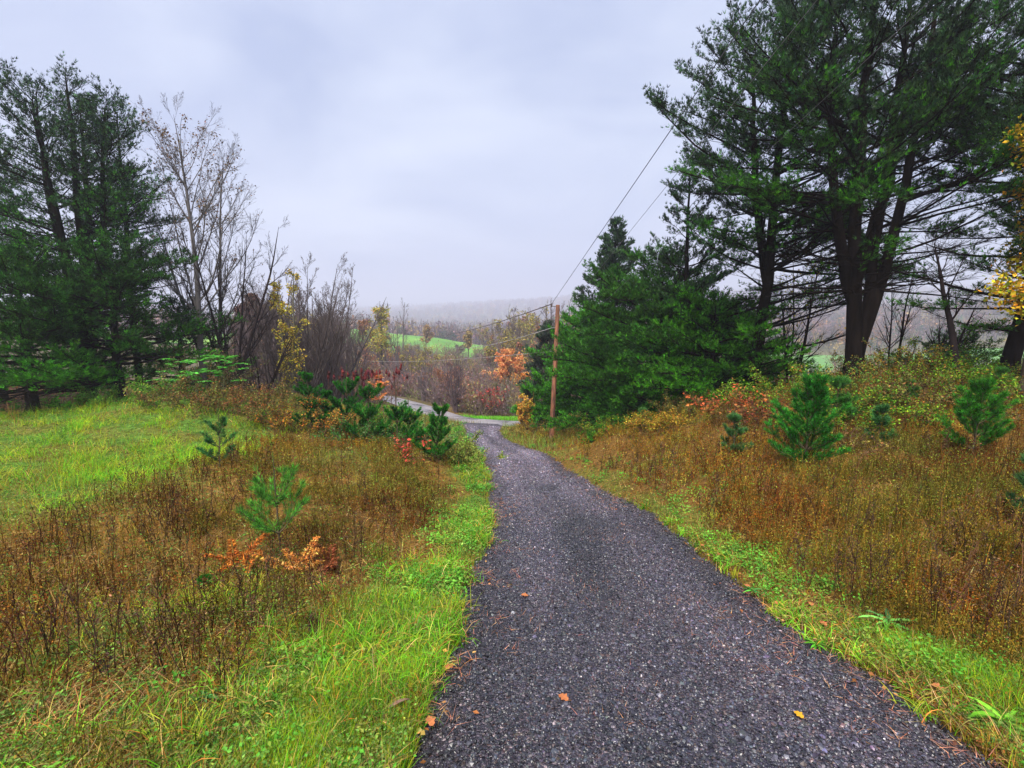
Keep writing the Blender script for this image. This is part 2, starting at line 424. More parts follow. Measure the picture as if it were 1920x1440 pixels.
# ------------------------------------------------------------------ setting: ground sheet, drive, road, field
def sheet():
    nx, ny = 460, 520
    u = np.linspace(-1, 1, nx); X = 2.6 * np.sinh(u * math.asinh(3500 / 2.6))
    v = np.linspace(math.asinh(-30 / 3.0), math.asinh(3000 / 3.0), ny); Y = 4 + 3.0 * np.sinh(v)
    XX, YY = np.meshgrid(X, Y); x = XX.ravel(); y = YY.ravel()
    z = H(x, y)
    d = np.zeros(x.size)
    k = (y > -12) & (y < 60) & (np.abs(x) < 90)
    dr = np.maximum(drive_l(y[k]) - x[k], x[k] - drive_r(y[k])); dr = np.where(y[k] > 26, 9, dr)
    rd = road_d(x[k], y[k]) - RW
    d[k] = sstep(.12, -.12, np.minimum(dr, rd))
    z = z - .09 * d + .05 * (fbm(x * 1.3, y * 1.3, 41) - .5) * (1 - d) * (y < 60) + .025 * (fbm(x * 5, y * 5, 43) - .5) * (1 - d) * (y < 20)
    z += (fbm(x * .012, y * .012, 47) - .5) * 8 * sstep(210, 330, y)
    i = np.arange(ny - 1)[:, None] * nx + np.arange(nx - 1)[None]
    f = np.stack([np.stack([i, i + 1, i + nx + 1], -1), np.stack([i, i + nx + 1, i + nx], -1)], 2).reshape(-1, 3)
    b = Buf(); b.add(np.stack([x, y, z], 1), f, ground_color(x, y))
    o = b.obj('ground', M_SOIL, smooth=True); tag(o, 'brown autumn ground of the slope and the valley', kind='structure')
sheet()
def ribbon(name, xl, xr, yl, yr, n, off, mat, label, col=(.1, .1, .1), bmp=0):
    t = np.linspace(0, 1, n)[None]
    x = xl[:, None] * (1 - t) + xr[:, None] * t; y = yl[:, None] * (1 - t) + yr[:, None] * t
    crown = off + bmp * (4 * t * (1 - t)) - .05 * (np.abs(2 * t - 1) ** 8)
    z = H(x, y) + crown
    m = len(xl); i = np.arange(m - 1)[:, None] * n + np.arange(n - 1)[None]
    f = np.stack([np.stack([i, i + 1, i + n + 1], -1), np.stack([i, i + n + 1, i + n], -1)], 2).reshape(-1, 3)
    b = Buf(); b.add(np.stack([x, y, z], -1).reshape(-1, 3), f, np.array(col))
    return tag(b.obj(name, mat, smooth=True), label, kind='structure')
ys = np.concatenate([np.arange(-8, 14, .06), np.arange(14, 26.3, .12)])
drive = ribbon('gravel_drive', drive_l(ys), drive_r(ys), ys, ys, 40, .012, M_GRAVEL, 'dark wet slate gravel drive running downhill', bmp=.03)
tx = np.gradient(RX); ty = np.gradient(RY); tl = np.hypot(tx, ty); nxn = -ty / tl; nyn = tx / tl
ribbon('road', RX + nxn * RW, RX - nxn * RW, RY + nyn * RW, RY - nyn * RW, 12, .03, M_ROAD, 'damp grey road crossing the foot of the drive')
def field():
    P = np.array(FIELD); xs = np.arange(-100, 0, 1.5); yy = np.arange(120, 210, 1.5)
    XX, YY = np.meshgrid(xs, yy); x = XX.ravel(); y = YY.ravel(); inside = in_poly(x, y, FIELD)
    z = H(x, y) + .25; nx = len(xs)
    i = (np.arange(len(yy) - 1)[:, None] * nx + np.arange(nx - 1)[None]).ravel()
    i = i[inside[i] & inside[i + 1] & inside[i + nx] & inside[i + nx + 1]]
    f = np.concatenate([np.stack([i, i + 1, i + nx + 1], -1), np.stack([i, i + nx + 1, i + nx], -1)])
    n = (.6 * fbm(x * .06, y * .06, 61) + .4 * fbm(x * .5, y * .08, 67))[:, None]
    b = Buf(); b.add(np.stack([x, y, z], 1), f, np.array((.10, .25, .03)) * (.55 + .9 * n) + np.array((.08, .05, .01)) * sstep(.5, .7, n))
    tag(b.obj('field', M_FIELD, smooth=True), 'bright green hay field on the far side of the valley', kind='structure')
    # pale meadow on the valley floor to the right
    xs = np.arange(60, 190, 3.); yy = np.arange(95, 190, 3.)
    XX, YY = np.meshgrid(xs, yy); x = XX.ravel(); y = YY.ravel(); nx = len(xs)
    i = (np.arange(len(yy) - 1)[:, None] * nx + np.arange(nx - 1)[None]).ravel()
    f = np.concatenate([np.stack([i, i + 1, i + nx + 1], -1), np.stack([i, i + nx + 1, i + nx], -1)])
    n = fbm(x * .05, y * .05, 63)[:, None]
    b = Buf(); b.add(np.stack([x, y, H(x, y) + .25], 1), f, np.array((.10, .24, .05)) * (.8 + .4 * n))
    tag(b.obj('meadow', M_FIELD, smooth=True), 'pale green meadow on the valley floor behind the big pines', kind='structure')
field()

# ------------------------------------------------------------------ trees
BARK = (.011, .008, .0065); BARK_G = (.13, .115, .10); BARK_P = (.10, .08, .085)
def pine(seed, Ht, stems, R, base=.12, spacing=.42, nw=5, needle=(.10, .009), K=7, col=None, lowcol=None, dens=1.0, hollow=.35,
         prof=None, twigs=1.0, dead=.0, rb=.16, lift=(0.0, .9), tcol=BARK):
    """white pine: stems = [(azimuth, lean m, start height share, height share)]"""
    r = rng(seed); wood = Buf(); fol = Buf()
    prof = prof or (lambda u: np.minimum(1, (u + .12) * 2.4) * (1 - u) ** .62 + .06)
    col = col or [(.035, .075, .032), (.045, .10, .03), (.05, .095, .05), (.016, .035, .02)]
    lowcol = lowcol or [(.055, .22, .012), (.08, .30, .012), (.03, .12, .010)]
    L1P = []; L1R = []; L1u = []; L1dead = []
    for si, (az, lean, hs, hh) in enumerate(stems):
        m = 14; t = np.linspace(0, 1, m)
        z0 = hs * Ht; top = hh * Ht; org = np.zeros(2)
        if si: org = np.array([np.interp(z0, MP[:, 2], MP[:, 0]), np.interp(z0, MP[:, 2], MP[:, 1])]) + (np.array([math.cos(az), math.sin(az)]) * rb * .8 if hs < .05 else 0)
        ld = np.array([math.cos(az), math.sin(az)]) * lean
        P = np.zeros((m, 3)); P[:, 2] = z0 + (top - z0) * t
        bow = (1 - (1 - t) ** 2)
        P[:, 0] = org[0] + ld[0] * bow + np.cumsum(r.normal(0, .035, m)) * Ht / 12 * (t > 0); P[:, 1] = org[1] + ld[1] * bow + np.cumsum(r.normal(0, .035, m)) * Ht / 12 * (t > 0)
        if si == 0: MP = P
        rr = rb * (1 if si == 0 else .75) * (1 - t) ** .75 + .012
        if hs < .03: rr[0] *= 1.35
        tubes(wood, P[None], rr[None], 10, tcol)
        hgt = np.arange(max(base * Ht, z0 + .3), top, spacing)
        k = np.repeat(hgt, nw) + r.uniform(-.13, .13, len(hgt) * nw)
        keep = r.uniform(size=len(k)) < .9
        k = k[keep]; tt = np.clip((k - z0) / (top - z0), 0, .995)
        p, d = along(P[None], np.zeros(len(k), int), tt)
        u = (k - base * Ht) / (Ht * (1 - base)); u = np.clip(u, 0, 1)
        azm = r.uniform(0, 2 * math.pi, len(k))
        if len(stems) > 1:                                      # boughs lean outwards from a group of stems
            c = p[:, :2].copy(); cn = np.linalg.norm(c, axis=1, keepdims=True)
            v = np.stack([np.cos(azm), np.sin(azm)], 1) + .8 * c / np.maximum(cn, .3); azm = np.arctan2(v[:, 1], v[:, 0])
        el = lift[0] + (lift[1] - lift[0]) * u ** 1.3 + r.normal(0, .13, len(k))
        D = np.stack([np.cos(azm) * np.cos(el), np.sin(azm) * np.cos(el), np.sin(el)], 1)
        L = R * prof(u) * r.uniform(.55, 1.12, len(k)) * (1 if si == 0 else .85) * (1 + .18 * np.sin(azm * 3 + seed))
        dd = r.uniform(size=len(k)) < dead * sstep(.35, .0, u)
        L1P.append(grow(r, p, D, L, 7, .035, .07)); L1R.append(.006 + .0095 * L); L1u.append(u); L1dead.append(dd)
    P1 = np.concatenate(L1P); R1 = np.concatenate(L1R); u1 = np.concatenate(L1u); dd = np.concatenate(L1dead)
    t7 = np.linspace(1, .22, 7)
    tubes(wood, P1, R1[:, None] * t7[None], 4, tcol)
    Ln = np.linalg.norm(P1[:, -1] - P1[:, 0], axis=1)
    n2 = np.maximum(3, (Ln * 10 * twigs + 3)).astype(int)
    idx = np.repeat(np.arange(len(P1)), n2)
    t2 = hollow * .6 + (1 - hollow * .6) * r.uniform(0, 1, len(idx)) ** .8
    p, d = along(P1, idx, np.minimum(t2, .999))
    h = nrm(np.cross(d, np.array([0, 0, 1.]))); sg = r.choice([-1, 1], len(idx))[:, None]
    D2 = nrm(d * r.uniform(.5, 1.1, (len(idx), 1)) + h * sg * r.uniform(.5, 1.0, (len(idx), 1)) + np.array([0, 0, 1.]) * r.normal(.10, .16, (len(idx), 1)))
    L2 = (Ln[idx] * .34 * (1.15 - t2) + .14) * r.uniform(.6, 1.3, len(idx))
    P2 = grow(r, p, D2, L2, 4, .05, .10)
    tubes(wood, P2, (.003 + .003 * L2)[:, None] * np.array([1, .8, .6, .4])[None], 3, tcol)
    n3 = np.maximum(2, (L2 * 11 * dens + .5).astype(int)); i3 = np.repeat(np.arange(len(P2)), n3)
    t3 = r.uniform(.25, 1, len(i3)); p3, d3 = along(P2, i3, np.minimum(t3, .999))
    h3 = nrm(np.cross(d3, np.array([0, 0, 1.]))) * r.choice([-1, 1], len(i3))[:, None]
    D3 = nrm(d3 + h3 * r.uniform(.2, .9, (len(i3), 1)) + np.array([0, 0, 1.]) * r.normal(.18, .2, (len(i3), 1)) + np.array([0, 0, .55]) * u1[idx[i3]][:, None])
    L3 = r.uniform(.07, .2, len(i3))
    e3 = p3 + D3 * L3[:, None]
    uu = u1[idx[i3]]
    sd3 = nrm(np.cross(D3, r.normal(size=D3.shape))) * .004
    wood.add(np.stack([p3 - sd3, p3 + sd3, e3], 1).reshape(-1, 3), np.arange(len(i3) * 3).reshape(-1, 3), tcol)
    alive = ~dd[idx[i3]] & ((t2[i3] > hollow * (1.15 - uu)) | (r.uniform(size=len(i3)) < .2))
    lo = sstep(.45, .06, uu + r.normal(0, .12, len(uu)))[:, None]
    c = pal(r, len(i3), col) * (1 - lo) + pal(r, len(i3), lowcol) * lo  # low boughs blend to lowcol, the light on them put into needle colour
    sel = np.where(alive)[0]
    tufts(fol, r, e3[sel], D3[sel], needle[0], needle[1], c[sel], K, .6)
    s2 = sel[r.uniform(size=len(sel)) < .6]
    tufts(fol, r, (p3[s2] + e3[s2]) * .5, D3[s2], needle[0] * .9, needle[1], c[s2], max(3, K - 2), .9)
    live1 = np.where(~dd)[0]
    tufts(fol, r, P1[live1, -1], P1[live1, -1] - P1[live1, -2], needle[0] * 1.1, needle[1], pal(r, len(live1), col), K, .5)
    return wood, fol
def put(name, base, wf, label, cat, group=None, mats=None, rz=0):
    o = thing(name, base, label, cat, group, rz)
    wf[0].obj('trunk', (mats or (M_BARK, M_NEEDLE))[0], o, smooth=True)
    if wf[1] is not None and wf[1].n: wf[1].obj('crown', (mats or (M_BARK, M_NEEDLE))[1], o)
    return o
def needle_for(z, L=.11): return (L * 1.15, max(.0022, z / 480 * .42))

def add_pine(seed, px, z, top, R, label, stems=None, group='tall white pines', name='pine_tree', **k):
    b = place(px, z); Ht = height(top, z, b)
    kw = dict(needle=needle_for(z)); kw.update(k)
    b = (b[0], b[1], b[2] - .12)
    return put(name, b, pine(seed, Ht, stems or [(0, .1, 0, 1)], R, **kw), label, 'pine tree', group)

DENSE0 = lambda u: np.minimum(1, (u + .3) * 2) * (1 - u) ** .75 + .05
TALL = lambda u: np.minimum(1, (u + .35) * 1.5) * (1 - u ** 1.7) ** .85 + .07
add_pine(11, 1598, 12.2, -60, 4.1, 'huge dark pine whose trunk splits low into three thick stems',
         [(math.pi, .5, 0, .96), (.3, .5, 0, 1.0), (0, 1.2, .06, .95), (2.6, .9, .2, .85), (.5, 1.6, .25, .85)], base=.24, spacing=.70, nw=5, rb=.19, dead=.95, hollow=.48, prof=TALL, K=8, dens=1.0)
add_pine(12, 1405, 14.2, 20, 4.5, 'tall pine with one straight trunk left of the three-stemmed pine',
         [(0, .45, 0, 1), (math.pi, .9, .3, .85)], base=.1, spacing=.54, nw=5, rb=.17, dead=.4, hollow=.44, prof=TALL, K=8)
add_pine(28, 1292, 16.4, 335, 2.7, 'narrow pine filling the gap left of the straight-trunked pine', [(2.6, .3, 0, 1)], base=.08, spacing=.44, nw=5, rb=.12, hollow=.28, prof=DENSE0, K=8, dead=.2)
add_pine(13, 1885, 11.2, 0, 4.3, 'tall pine with a dark trunk at the far right edge behind yellow maple leaves',
         [(0, .6, 0, 1), (math.pi, .8, .35, .85)], base=.16, spacing=.5, nw=6, rb=.17, dead=.55, hollow=.36, prof=TALL, K=8, lowcol=[(.05, .2, .012), (.04, .14, .012)])
DENSE = lambda u: np.minimum(1, (u + .3) * 2) * (1 - u) ** .75 + .05
ROUND = lambda u: np.minimum(1, (u + .35) * 2) * (1 - u) ** .42 + .05
add_pine(14, 1142, 27, 418, 4.6, 'dark pointed pine rising behind the utility pole', base=.03, spacing=.36, nw=6, rb=.2, hollow=.1, prof=lambda u: np.minimum(1, (u + .3) * 2) * (1 - u) ** .95 + .02, K=5, needle=(.21, .034), twigs=1.0, dens=1.2, group='bushy pines behind the utility pole')
add_pine(15, 1022, 27, 606, 2.1, 'small grey-tipped pine just left of the utility pole', base=.02, spacing=.42, nw=6, rb=.1, hollow=.1, prof=DENSE, K=5, needle=(.21, .032), twigs=1.5, dens=1.3, group='bushy pines behind the utility pole',
         col=[(.09, .10, .08), (.05, .09, .05)])
add_pine(16, 1225, 18.0, 492, 4.1, 'bushy bright green pine with boughs down to the grass', twigs=1.3, dens=1.2, base=.03, spacing=.30, nw=6, rb=.16, hollow=.12, prof=ROUND, K=7, lift=(-.05, .5), group='bushy pines behind the utility pole',
         lowcol=[(.05, .20, .012), (.07, .26, .015), (.03, .11, .012)], col=[(.05, .16, .02), (.04, .11, .02)])
add_pine(17, 1330, 15.4, 575, 3.3, 'low wide green pine in front of the straight-trunked pine', twigs=1.3, dens=1.2, base=.04, spacing=.26, nw=6, rb=.12, hollow=.15, prof=ROUND, K=6, lift=(-.05, .5), group='bushy pines behind the utility pole',
         col=[(.05, .19, .012), (.07, .25, .015), (.035, .12, .012)])
add_pine(18, 1100, 23.0, 590, 2.9, 'rounded green pine right behind the utility pole', twigs=1.6, dens=1.3, base=.04, spacing=.30, nw=6, rb=.12, hollow=.1, prof=ROUND, K=5, lift=(-.05, .6), group='bushy pines behind the utility pole',
         col=[(.04, .16, .015), (.06, .22, .015)], needle=(.18, .025))
# left stand
add_pine(21, 165, 16.2, 160, 2.9, 'tallest many-stemmed pine of the left stand', [(.2, .3, 0, 1), (2.9, 1.0, .12, .95), (0, 1.2, .15, .9), (1.8, .8, .2, .93), (4.5, .8, .2, .9)],
         base=.3, spacing=.48, nw=4, rb=.2, dead=.3, hollow=.3, prof=TALL, K=6, group='pines of the left stand', dens=.8)
add_pine(22, 0, 17.5, 240, 2.9, 'pine with a thinning top at the left edge of the photo', [(0, .4, 0, 1), (3, .8, .25, .9)], base=.25, spacing=.5, nw=5, rb=.18, dead=.5, hollow=.3, prof=TALL, K=6, group='pines of the left stand', dens=.75)
add_pine(23, 262, 17.6, 235, 2.2, 'thin sparse pine between the tall pine and the bare tree', [(0, .3, 0, 1)], base=.3, spacing=.6, nw=4, rb=.12, dead=.5, hollow=.3, K=5, group='pines of the left stand', dens=.5, prof=TALL)
add_pine(24, 60, 14.6, 500, 3.8, 'low spreading green pine at the left edge with its trunk on the lawn', base=.16, spacing=.30, nw=6, rb=.16, hollow=.3, twigs=1.05, dens=1.0, prof=ROUND, K=7, lift=(-.08, .5), group='pines of the left stand',
         lowcol=[(.04, .17, .012), (.065, .25, .012)], col=[(.04, .12, .015), (.02, .06, .012)], dead=.15)
add_pine(25, 225, 15.4, 485, 3.9, 'broad low green pine under the tallest pine', base=.16, spacing=.30, nw=6, rb=.15, hollow=.3, twigs=1.05, dens=1.0, prof=ROUND, K=7, lift=(-.08, .45), group='pines of the left stand',
         lowcol=[(.035, .15, .012), (.06, .23, .012)], col=[(.035, .11, .015), (.018, .05, .012)], dead=.3)
add_pine(26, 345, 18.5, 570, 3.0, 'shaded green pine around the foot of the tall bare tree', base=.08, spacing=.32, nw=6, rb=.12, hollow=.2, prof=DENSE, K=5, group='pines of the left stand')
add_pine(27, -110, 15.5, 420, 3.0, 'dark pine half outside the left edge', base=.15, spacing=.5, nw=5, rb=.18, hollow=.3, prof=TALL, K=5, group='pines of the left stand')

def bare(seed, Ht, stems=1, spreadr=.5, n=(14, 7, 6, 5), r0=.12, lean=0, laz=0, col=BARK_G, leafp=None, nleaf=0, lsize=.06, tip=.006, fork=.25, up=.08, start=.25, a0=(.45, 1.0), tap=.85, ljit=.6, zl=(0, 1)):
    r = rng(seed); wood = Buf(); fol = Buf()
    Ps = []; Rs = []
    for s in range(stems):
        a = laz if stems == 1 else s * 2 * math.pi / stems + r.uniform(-.5, .5)
        le = lean if stems == 1 else fork * r.uniform(.5, 1.2)
        D = np.array([[math.cos(a) * le, math.sin(a) * le, 1.]])
        L = Ht * (1 if s == 0 else r.uniform(.7, .98))
        P = grow(r, np.array([[math.cos(a) * .08, math.sin(a) * .08, 0]]) if stems > 1 else np.zeros((1, 3)), D, np.array([L]), 12, .03, .035)
        Ps.append(P); Rs.append((r0 * (1 if s == 0 else .7) * (1 - np.linspace(0, 1, 12)) ** .8 + tip)[None])
    P = np.concatenate(Ps); Rr = np.concatenate(Rs)
    k = Ht / max((P[:, -1, 2]).max(), .1); P = P * np.array([1, 1, k])
    tubes(wood, P, Rr, 8, col)
    par = P; plen = np.full(len(P), Ht) ; lastP = P
    ends = []
    cur_t0 = start; frac = spreadr
    sides = [5, 4, 3, 3]; mm = [8, 6, 4, 3]
    for lv in range(len(n)):
        idx = np.repeat(np.arange(len(par)), n[lv]); t = cur_t0 + (1 - cur_t0) * r.uniform(0, 1, len(idx)) ** (.85)
        t = np.minimum(t, .995)
        p, d = along(par, idx, t)
        a = r.uniform(0, 2 * math.pi, len(idx)); f1, f2 = frames(d)
        out = f1 * np.cos(a)[:, None] + f2 * np.sin(a)[:, None]
        ang = r.uniform(*a0, (len(idx), 1)) if lv == 0 else r.uniform(.35, .9, (len(idx), 1))
        D = nrm(d + out * ang)
        L = plen[idx] * frac * (1.15 - t * (tap if lv == 0 else .85)) * r.uniform(.6, 1.25, len(idx))
        Q = grow(r, p, D, L, mm[lv], up * (1 if lv == 0 else .6), (.055, .08, .12, .14)[lv])
        if lv == 0: rad = np.interp(t, np.linspace(0, 1, 12), Rr[0]) * .42
        else: rad = prad[idx] * .48 * (1.1 - t * .6)
        rad = np.maximum(rad, tip * (.9, .75, .55, .45)[lv])
        tubes(wood, Q, rad[:, None] * np.linspace(1, .35, mm[lv])[None], sides[lv], col)
        par = Q; plen = L; prad = rad; cur_t0 = .12; frac = .5
    if leafp is not None and nleaf:
        idx = r.integers(0, len(par), nleaf); p, d = along(par, idx, np.minimum(r.uniform(0, 1, nleaf), .99))
        kz = (p[:, 2] >= zl[0] * Ht) & (p[:, 2] <= zl[1] * Ht); p = p[kz]
        p = p + r.normal(0, lsize * ljit, p.shape)
        leaves(fol, r, p, lsize, pal(r, len(p), leafp), .1)
    return wood, fol
def add_bare(seed, px, z, top, label, name='bare_tree', cat='tree', group='bare trees', mats=(M_TWIG, M_LEAF), **k):
    b = place(px, z); Ht = height(top, z, b); kw = dict(tip=max(.003, z / 480 * .115)); kw.update(k)
    return put(name, (b[0], b[1], b[2] - .08), bare(seed, Ht, **kw), label, cat, group, mats)
DRYL = [(.14, .08, .04), (.10, .06, .035), (.2, .12, .05)]
YEL = [(.52, .40, .04), (.40, .36, .04), (.60, .45, .08)]
GREY = (.10, .08, .075); DK = (.028, .02, .02)
add_bare(31, 384, 17.2, 222, 'tallest bare tree of the left side with a few brown leaves at its top', stems=1, r0=.11, n=(26, 10, 8, 5), spreadr=.42, a0=(.5, 1.1), lean=.02, col=(.12, .11, .105), leafp=DRYL, nleaf=1900, lsize=.075, zl=(.5, 1), up=.10)
add_bare(32, 405, 19.5, 300, 'bare grey tree leaning right beside the tallest bare tree', stems=2, r0=.085, n=(20, 10, 7, 5), spreadr=.42, a0=(.5, 1.0), fork=.25, col=(.12, .11, .105), leafp=DRYL, nleaf=500, lsize=.07, up=.09)
add_bare(33, 440, 18.0, 425, 'dark bare tree with many stems left of the brown conical tree', stems=5, r0=.08, n=(10, 8, 6, 5), spreadr=.36, fork=.28, col=DK, start=.15)
add_bare(34, 488, 17.5, 600, 'dark low bare bush with branches arching to the ground', 'bare_bush', 'bush', stems=7, r0=.05, n=(7, 6, 5, 4), spreadr=.45, fork=.9, col=DK, start=.1, up=.02)
add_bare(35, 515, 24.5, 505, 'bare twiggy tree behind the yellow leaved tree', stems=4, r0=.08, n=(11, 8, 7, 5), spreadr=.34, fork=.25, col=GREY, start=.15)
add_bare(36, 575, 24.5, 500, 'round topped bare tree right of the yellow leaved tree', stems=9, r0=.06, n=(12, 9, 7, 5), spreadr=.36, fork=.62, col=GREY, start=.15)
add_bare(37, 628, 28, 545, 'lower bare tree sloping down toward the green field', stems=5, r0=.08, n=(11, 8, 7, 5), spreadr=.36, fork=.6, col=(.10, .085, .085), start=.12)
add_bare(58, 605, 26, 520, 'bare tree with a fan of fine upright twigs between the two round topped ones', stems=8, r0=.06, n=(11, 8, 7, 5), spreadr=.36, fork=.5, col=(.11, .085, .08), start=.12)
add_bare(38, 545, 20, 498, 'slender tree with yellow leaves all the way up', 'yellow_leaved_tree', 'tree', None, stems=2, r0=.06, n=(18, 6, 5), spreadr=.20, fork=.05, col=(.14, .13, .09), start=.05, leafp=YEL, nleaf=2600, lsize=.085)
add_bare(39, 489, 31, 556, 'broad conical tree thick with dull brown leaves', 'brown_leaved_tree', 'tree', None, stems=1, r0=.14, n=(60, 8, 5), spreadr=.48, tap=1.12, a0=(.8, 1.3), col=(.09, .06, .06), start=.06, up=.0, leafp=[(.15, .085, .07), (.10, .06, .055), (.20, .11, .08)], nleaf=34000, lsize=.15)
add_bare(40, 668, 34, 568, 'small round bare tree at the left end of the green field', stems=1, r0=.08, n=(16, 7, 6, 4), spreadr=.42, col=(.10, .085, .085), start=.35)
# autumn trees of the valley
add_bare(41, 722, 62, 578, 'yellow green tree standing before the left part of the field', 'yellow_leaved_tree', 'tree', None, stems=1, r0=.12, n=(30, 6, 5), spreadr=.42, col=(.1, .09, .07), start=.15, leafp=[(.42, .36, .05), (.30, .32, .05), (.5, .36, .08)], nleaf=5000, lsize=.2)
add_bare(42, 748, 60, 566, 'slim bare tree right of the yellow green tree', stems=3, r0=.1, n=(12, 6, 5), spreadr=.3, fork=.12, col=(.13, .11, .11))
add_bare(43, 954, 46, 654, 'bright orange tree in the thicket left of the utility pole', 'orange_tree', 'tree', None, stems=1, r0=.1, n=(44, 8, 5), spreadr=.5, a0=(.6, 1.2), col=(.12, .08, .06), start=.3, up=.04, leafp=[(.80, .33, .12), (.74, .24, .09), (.85, .42, .16)], nleaf=16000, lsize=.13)
add_bare(44, 986, 44, 688, 'golden orange bush right of the bright orange tree', 'golden_bush', 'bush', None, stems=4, r0=.05, n=(12, 6, 5), spreadr=.4, fork=.4, col=(.12, .08, .06), start=.1, leafp=[(.66, .32, .06), (.6, .24, .06)], nleaf=4500, lsize=.12)
add_bare(45, 945, 36, 688, 'fan shaped bare grey-green tree in front of the orange tree', stems=4, r0=.07, n=(12, 7, 6, 4), spreadr=.42, fork=.35, col=(.17, .15, .10), start=.12)
add_bare(46, 855, 33.5, 655, 'dense purple brown bare bush beyond the end of the drive', 'bare_bush', 'bush', stems=9, r0=.05, n=(9, 7, 6, 4), spreadr=.3, fork=.2, col=(.11, .08, .085), start=.1)
add_bare(47, 984, 22.5, 735, 'upright bush of yellow and orange leaves left of the utility pole', 'yellow_bush', 'bush', None, stems=10, r0=.02, n=(9, 5, 4), spreadr=.25, fork=.22, col=(.2, .1, .05), start=.1, leafp=[(.55, .34, .04), (.60, .24, .04), (.42, .3, .05)], nleaf=2600, lsize=.07)
# low red shrub
add_bare(48, 925, 33, 722, 'low shrub with red leaves behind the road', 'red_shrub', 'bush', None, stems=7, r0=.02, n=(8, 5, 4), spreadr=.4, fork=.6, col=(.12, .07, .06), start=.1, leafp=[(.42, .06, .06), (.3, .06, .05)], nleaf=700, lsize=.11)
add_bare(49, 880, 104, 622, 'golden round topped tree above the right end of the field', 'golden_tree', 'tree', None, stems=1, r0=.14, n=(22, 6, 5), spreadr=.3, col=(.12, .1, .08), start=.4, leafp=[(.36, .28, .09), (.3, .22, .08)], nleaf=2500, lsize=.3)
add_bare(50, 1482, 15.5, 455, 'thin bare saplings between the two tallest right pines', 'sapling', 'tree', None, stems=5, r0=.05, n=(10, 6, 4), spreadr=.3, fork=.16, col=DK, leafp=YEL, nleaf=260, lsize=.09, zl=(.4, 1))
add_bare(51, 1795, 11.2, 440, 'leaning thin bare tree between the big pine and the maple', 'bare_tree', 'tree', None, stems=1, r0=.085, n=(12, 7, 5, 3), spreadr=.4, lean=.22, laz=math.pi, col=DK, start=.4)
add_bare(52, 1770, 12.6, 560, 'short crooked bare tree behind the leaning bare tree', 'bare_tree', 'tree', None, stems=2, r0=.05, n=(10, 6, 5, 3), spreadr=.4, fork=.3, col=DK, start=.3)
add_bare(53, 1915, 9.4, 230, 'maple with yellow leaves at the right edge of the photo', 'maple_tree', 'tree', None, stems=1, r0=.09, n=(16, 7, 5), spreadr=.34, lean=.0, col=(.07, .055, .04), start=.25, up=.03, leafp=[(.52, .36, .02), (.42, .34, .02), (.62, .30, .02), (.2, .26, .02)], nleaf=11000, lsize=.085, ljit=1.6, a0=(.7, 1.2))
add_bare(54, 1445, 14.3, 700, 'reddish brown twiggy brush at the foot of the straight pine', 'bare_bush', 'bush', None, stems=10, r0=.015, n=(9, 7, 5), spreadr=.4, fork=.7, col=(.13, .06, .04), start=.05, leafp=[(.16, .07, .04)], nleaf=1500, lsize=.05)
add_bare(55, 1530, 13.0, 690, 'tangle of thin bare stems left of the three-stemmed pine', 'bare_bush', 'bush', None, stems=9, r0=.02, n=(8, 6, 5), spreadr=.4, fork=.5, col=(.09, .065, .05), start=.05)
add_bare(56, 1690, 12.6, 640, 'low bare brush right of the three-stemmed pine', 'bare_bush', 'bush', None, stems=9, r0=.02, n=(7, 6, 4), spreadr=.45, fork=.9, col=(.07, .05, .05), start=.05)
add_pine(57, 1790, 15.0, 640, 1.5, 'round dark green pine bush behind the leaning bare tree', base=.02, spacing=.22, nw=7, rb=.05, hollow=.05, prof=lambda u: (1 - u ** 2) ** .6 + .05, K=6, group=None, name='pine_bush', col=[(.05, .13, .03)], lowcol=[(.04, .12, .02)])

add_bare(59, 862, 135, 646, 'dark little bush standing alone in the green field', 'bare_bush', 'bush', None, stems=6, r0=.08, n=(9, 6, 5), spreadr=.4, fork=.7, col=(.09, .07, .06), start=.1, leafp=[(.12, .09, .05)], nleaf=900, lsize=.3)
add_bare(60, 800, 128, 610, 'gold tinted tree at the upper edge of the green field', 'golden_tree', 'tree', None, stems=1, r0=.14, n=(24, 6, 5), spreadr=.42, col=(.12, .1, .08), start=.3, leafp=[(.40, .26, .09), (.34, .20, .07)], nleaf=3000, lsize=.3)
add_bare(61, 690, 75, 600, 'rusty leaved tree at the left edge of the green field', 'rusty_tree', 'tree', None, stems=1, r0=.12, n=(26, 6, 5), spreadr=.42, col=(.1, .08, .07), start=.2, leafp=[(.34, .17, .07), (.28, .14, .07)], nleaf=4000, lsize=.2)
add_bare(62, 1668, 13.6, 470, 'thin upright bare saplings right behind the three-stemmed pine', 'sapling', 'tree', None, stems=4, r0=.035, n=(9, 6, 5), spreadr=.3, fork=.14, col=DK)
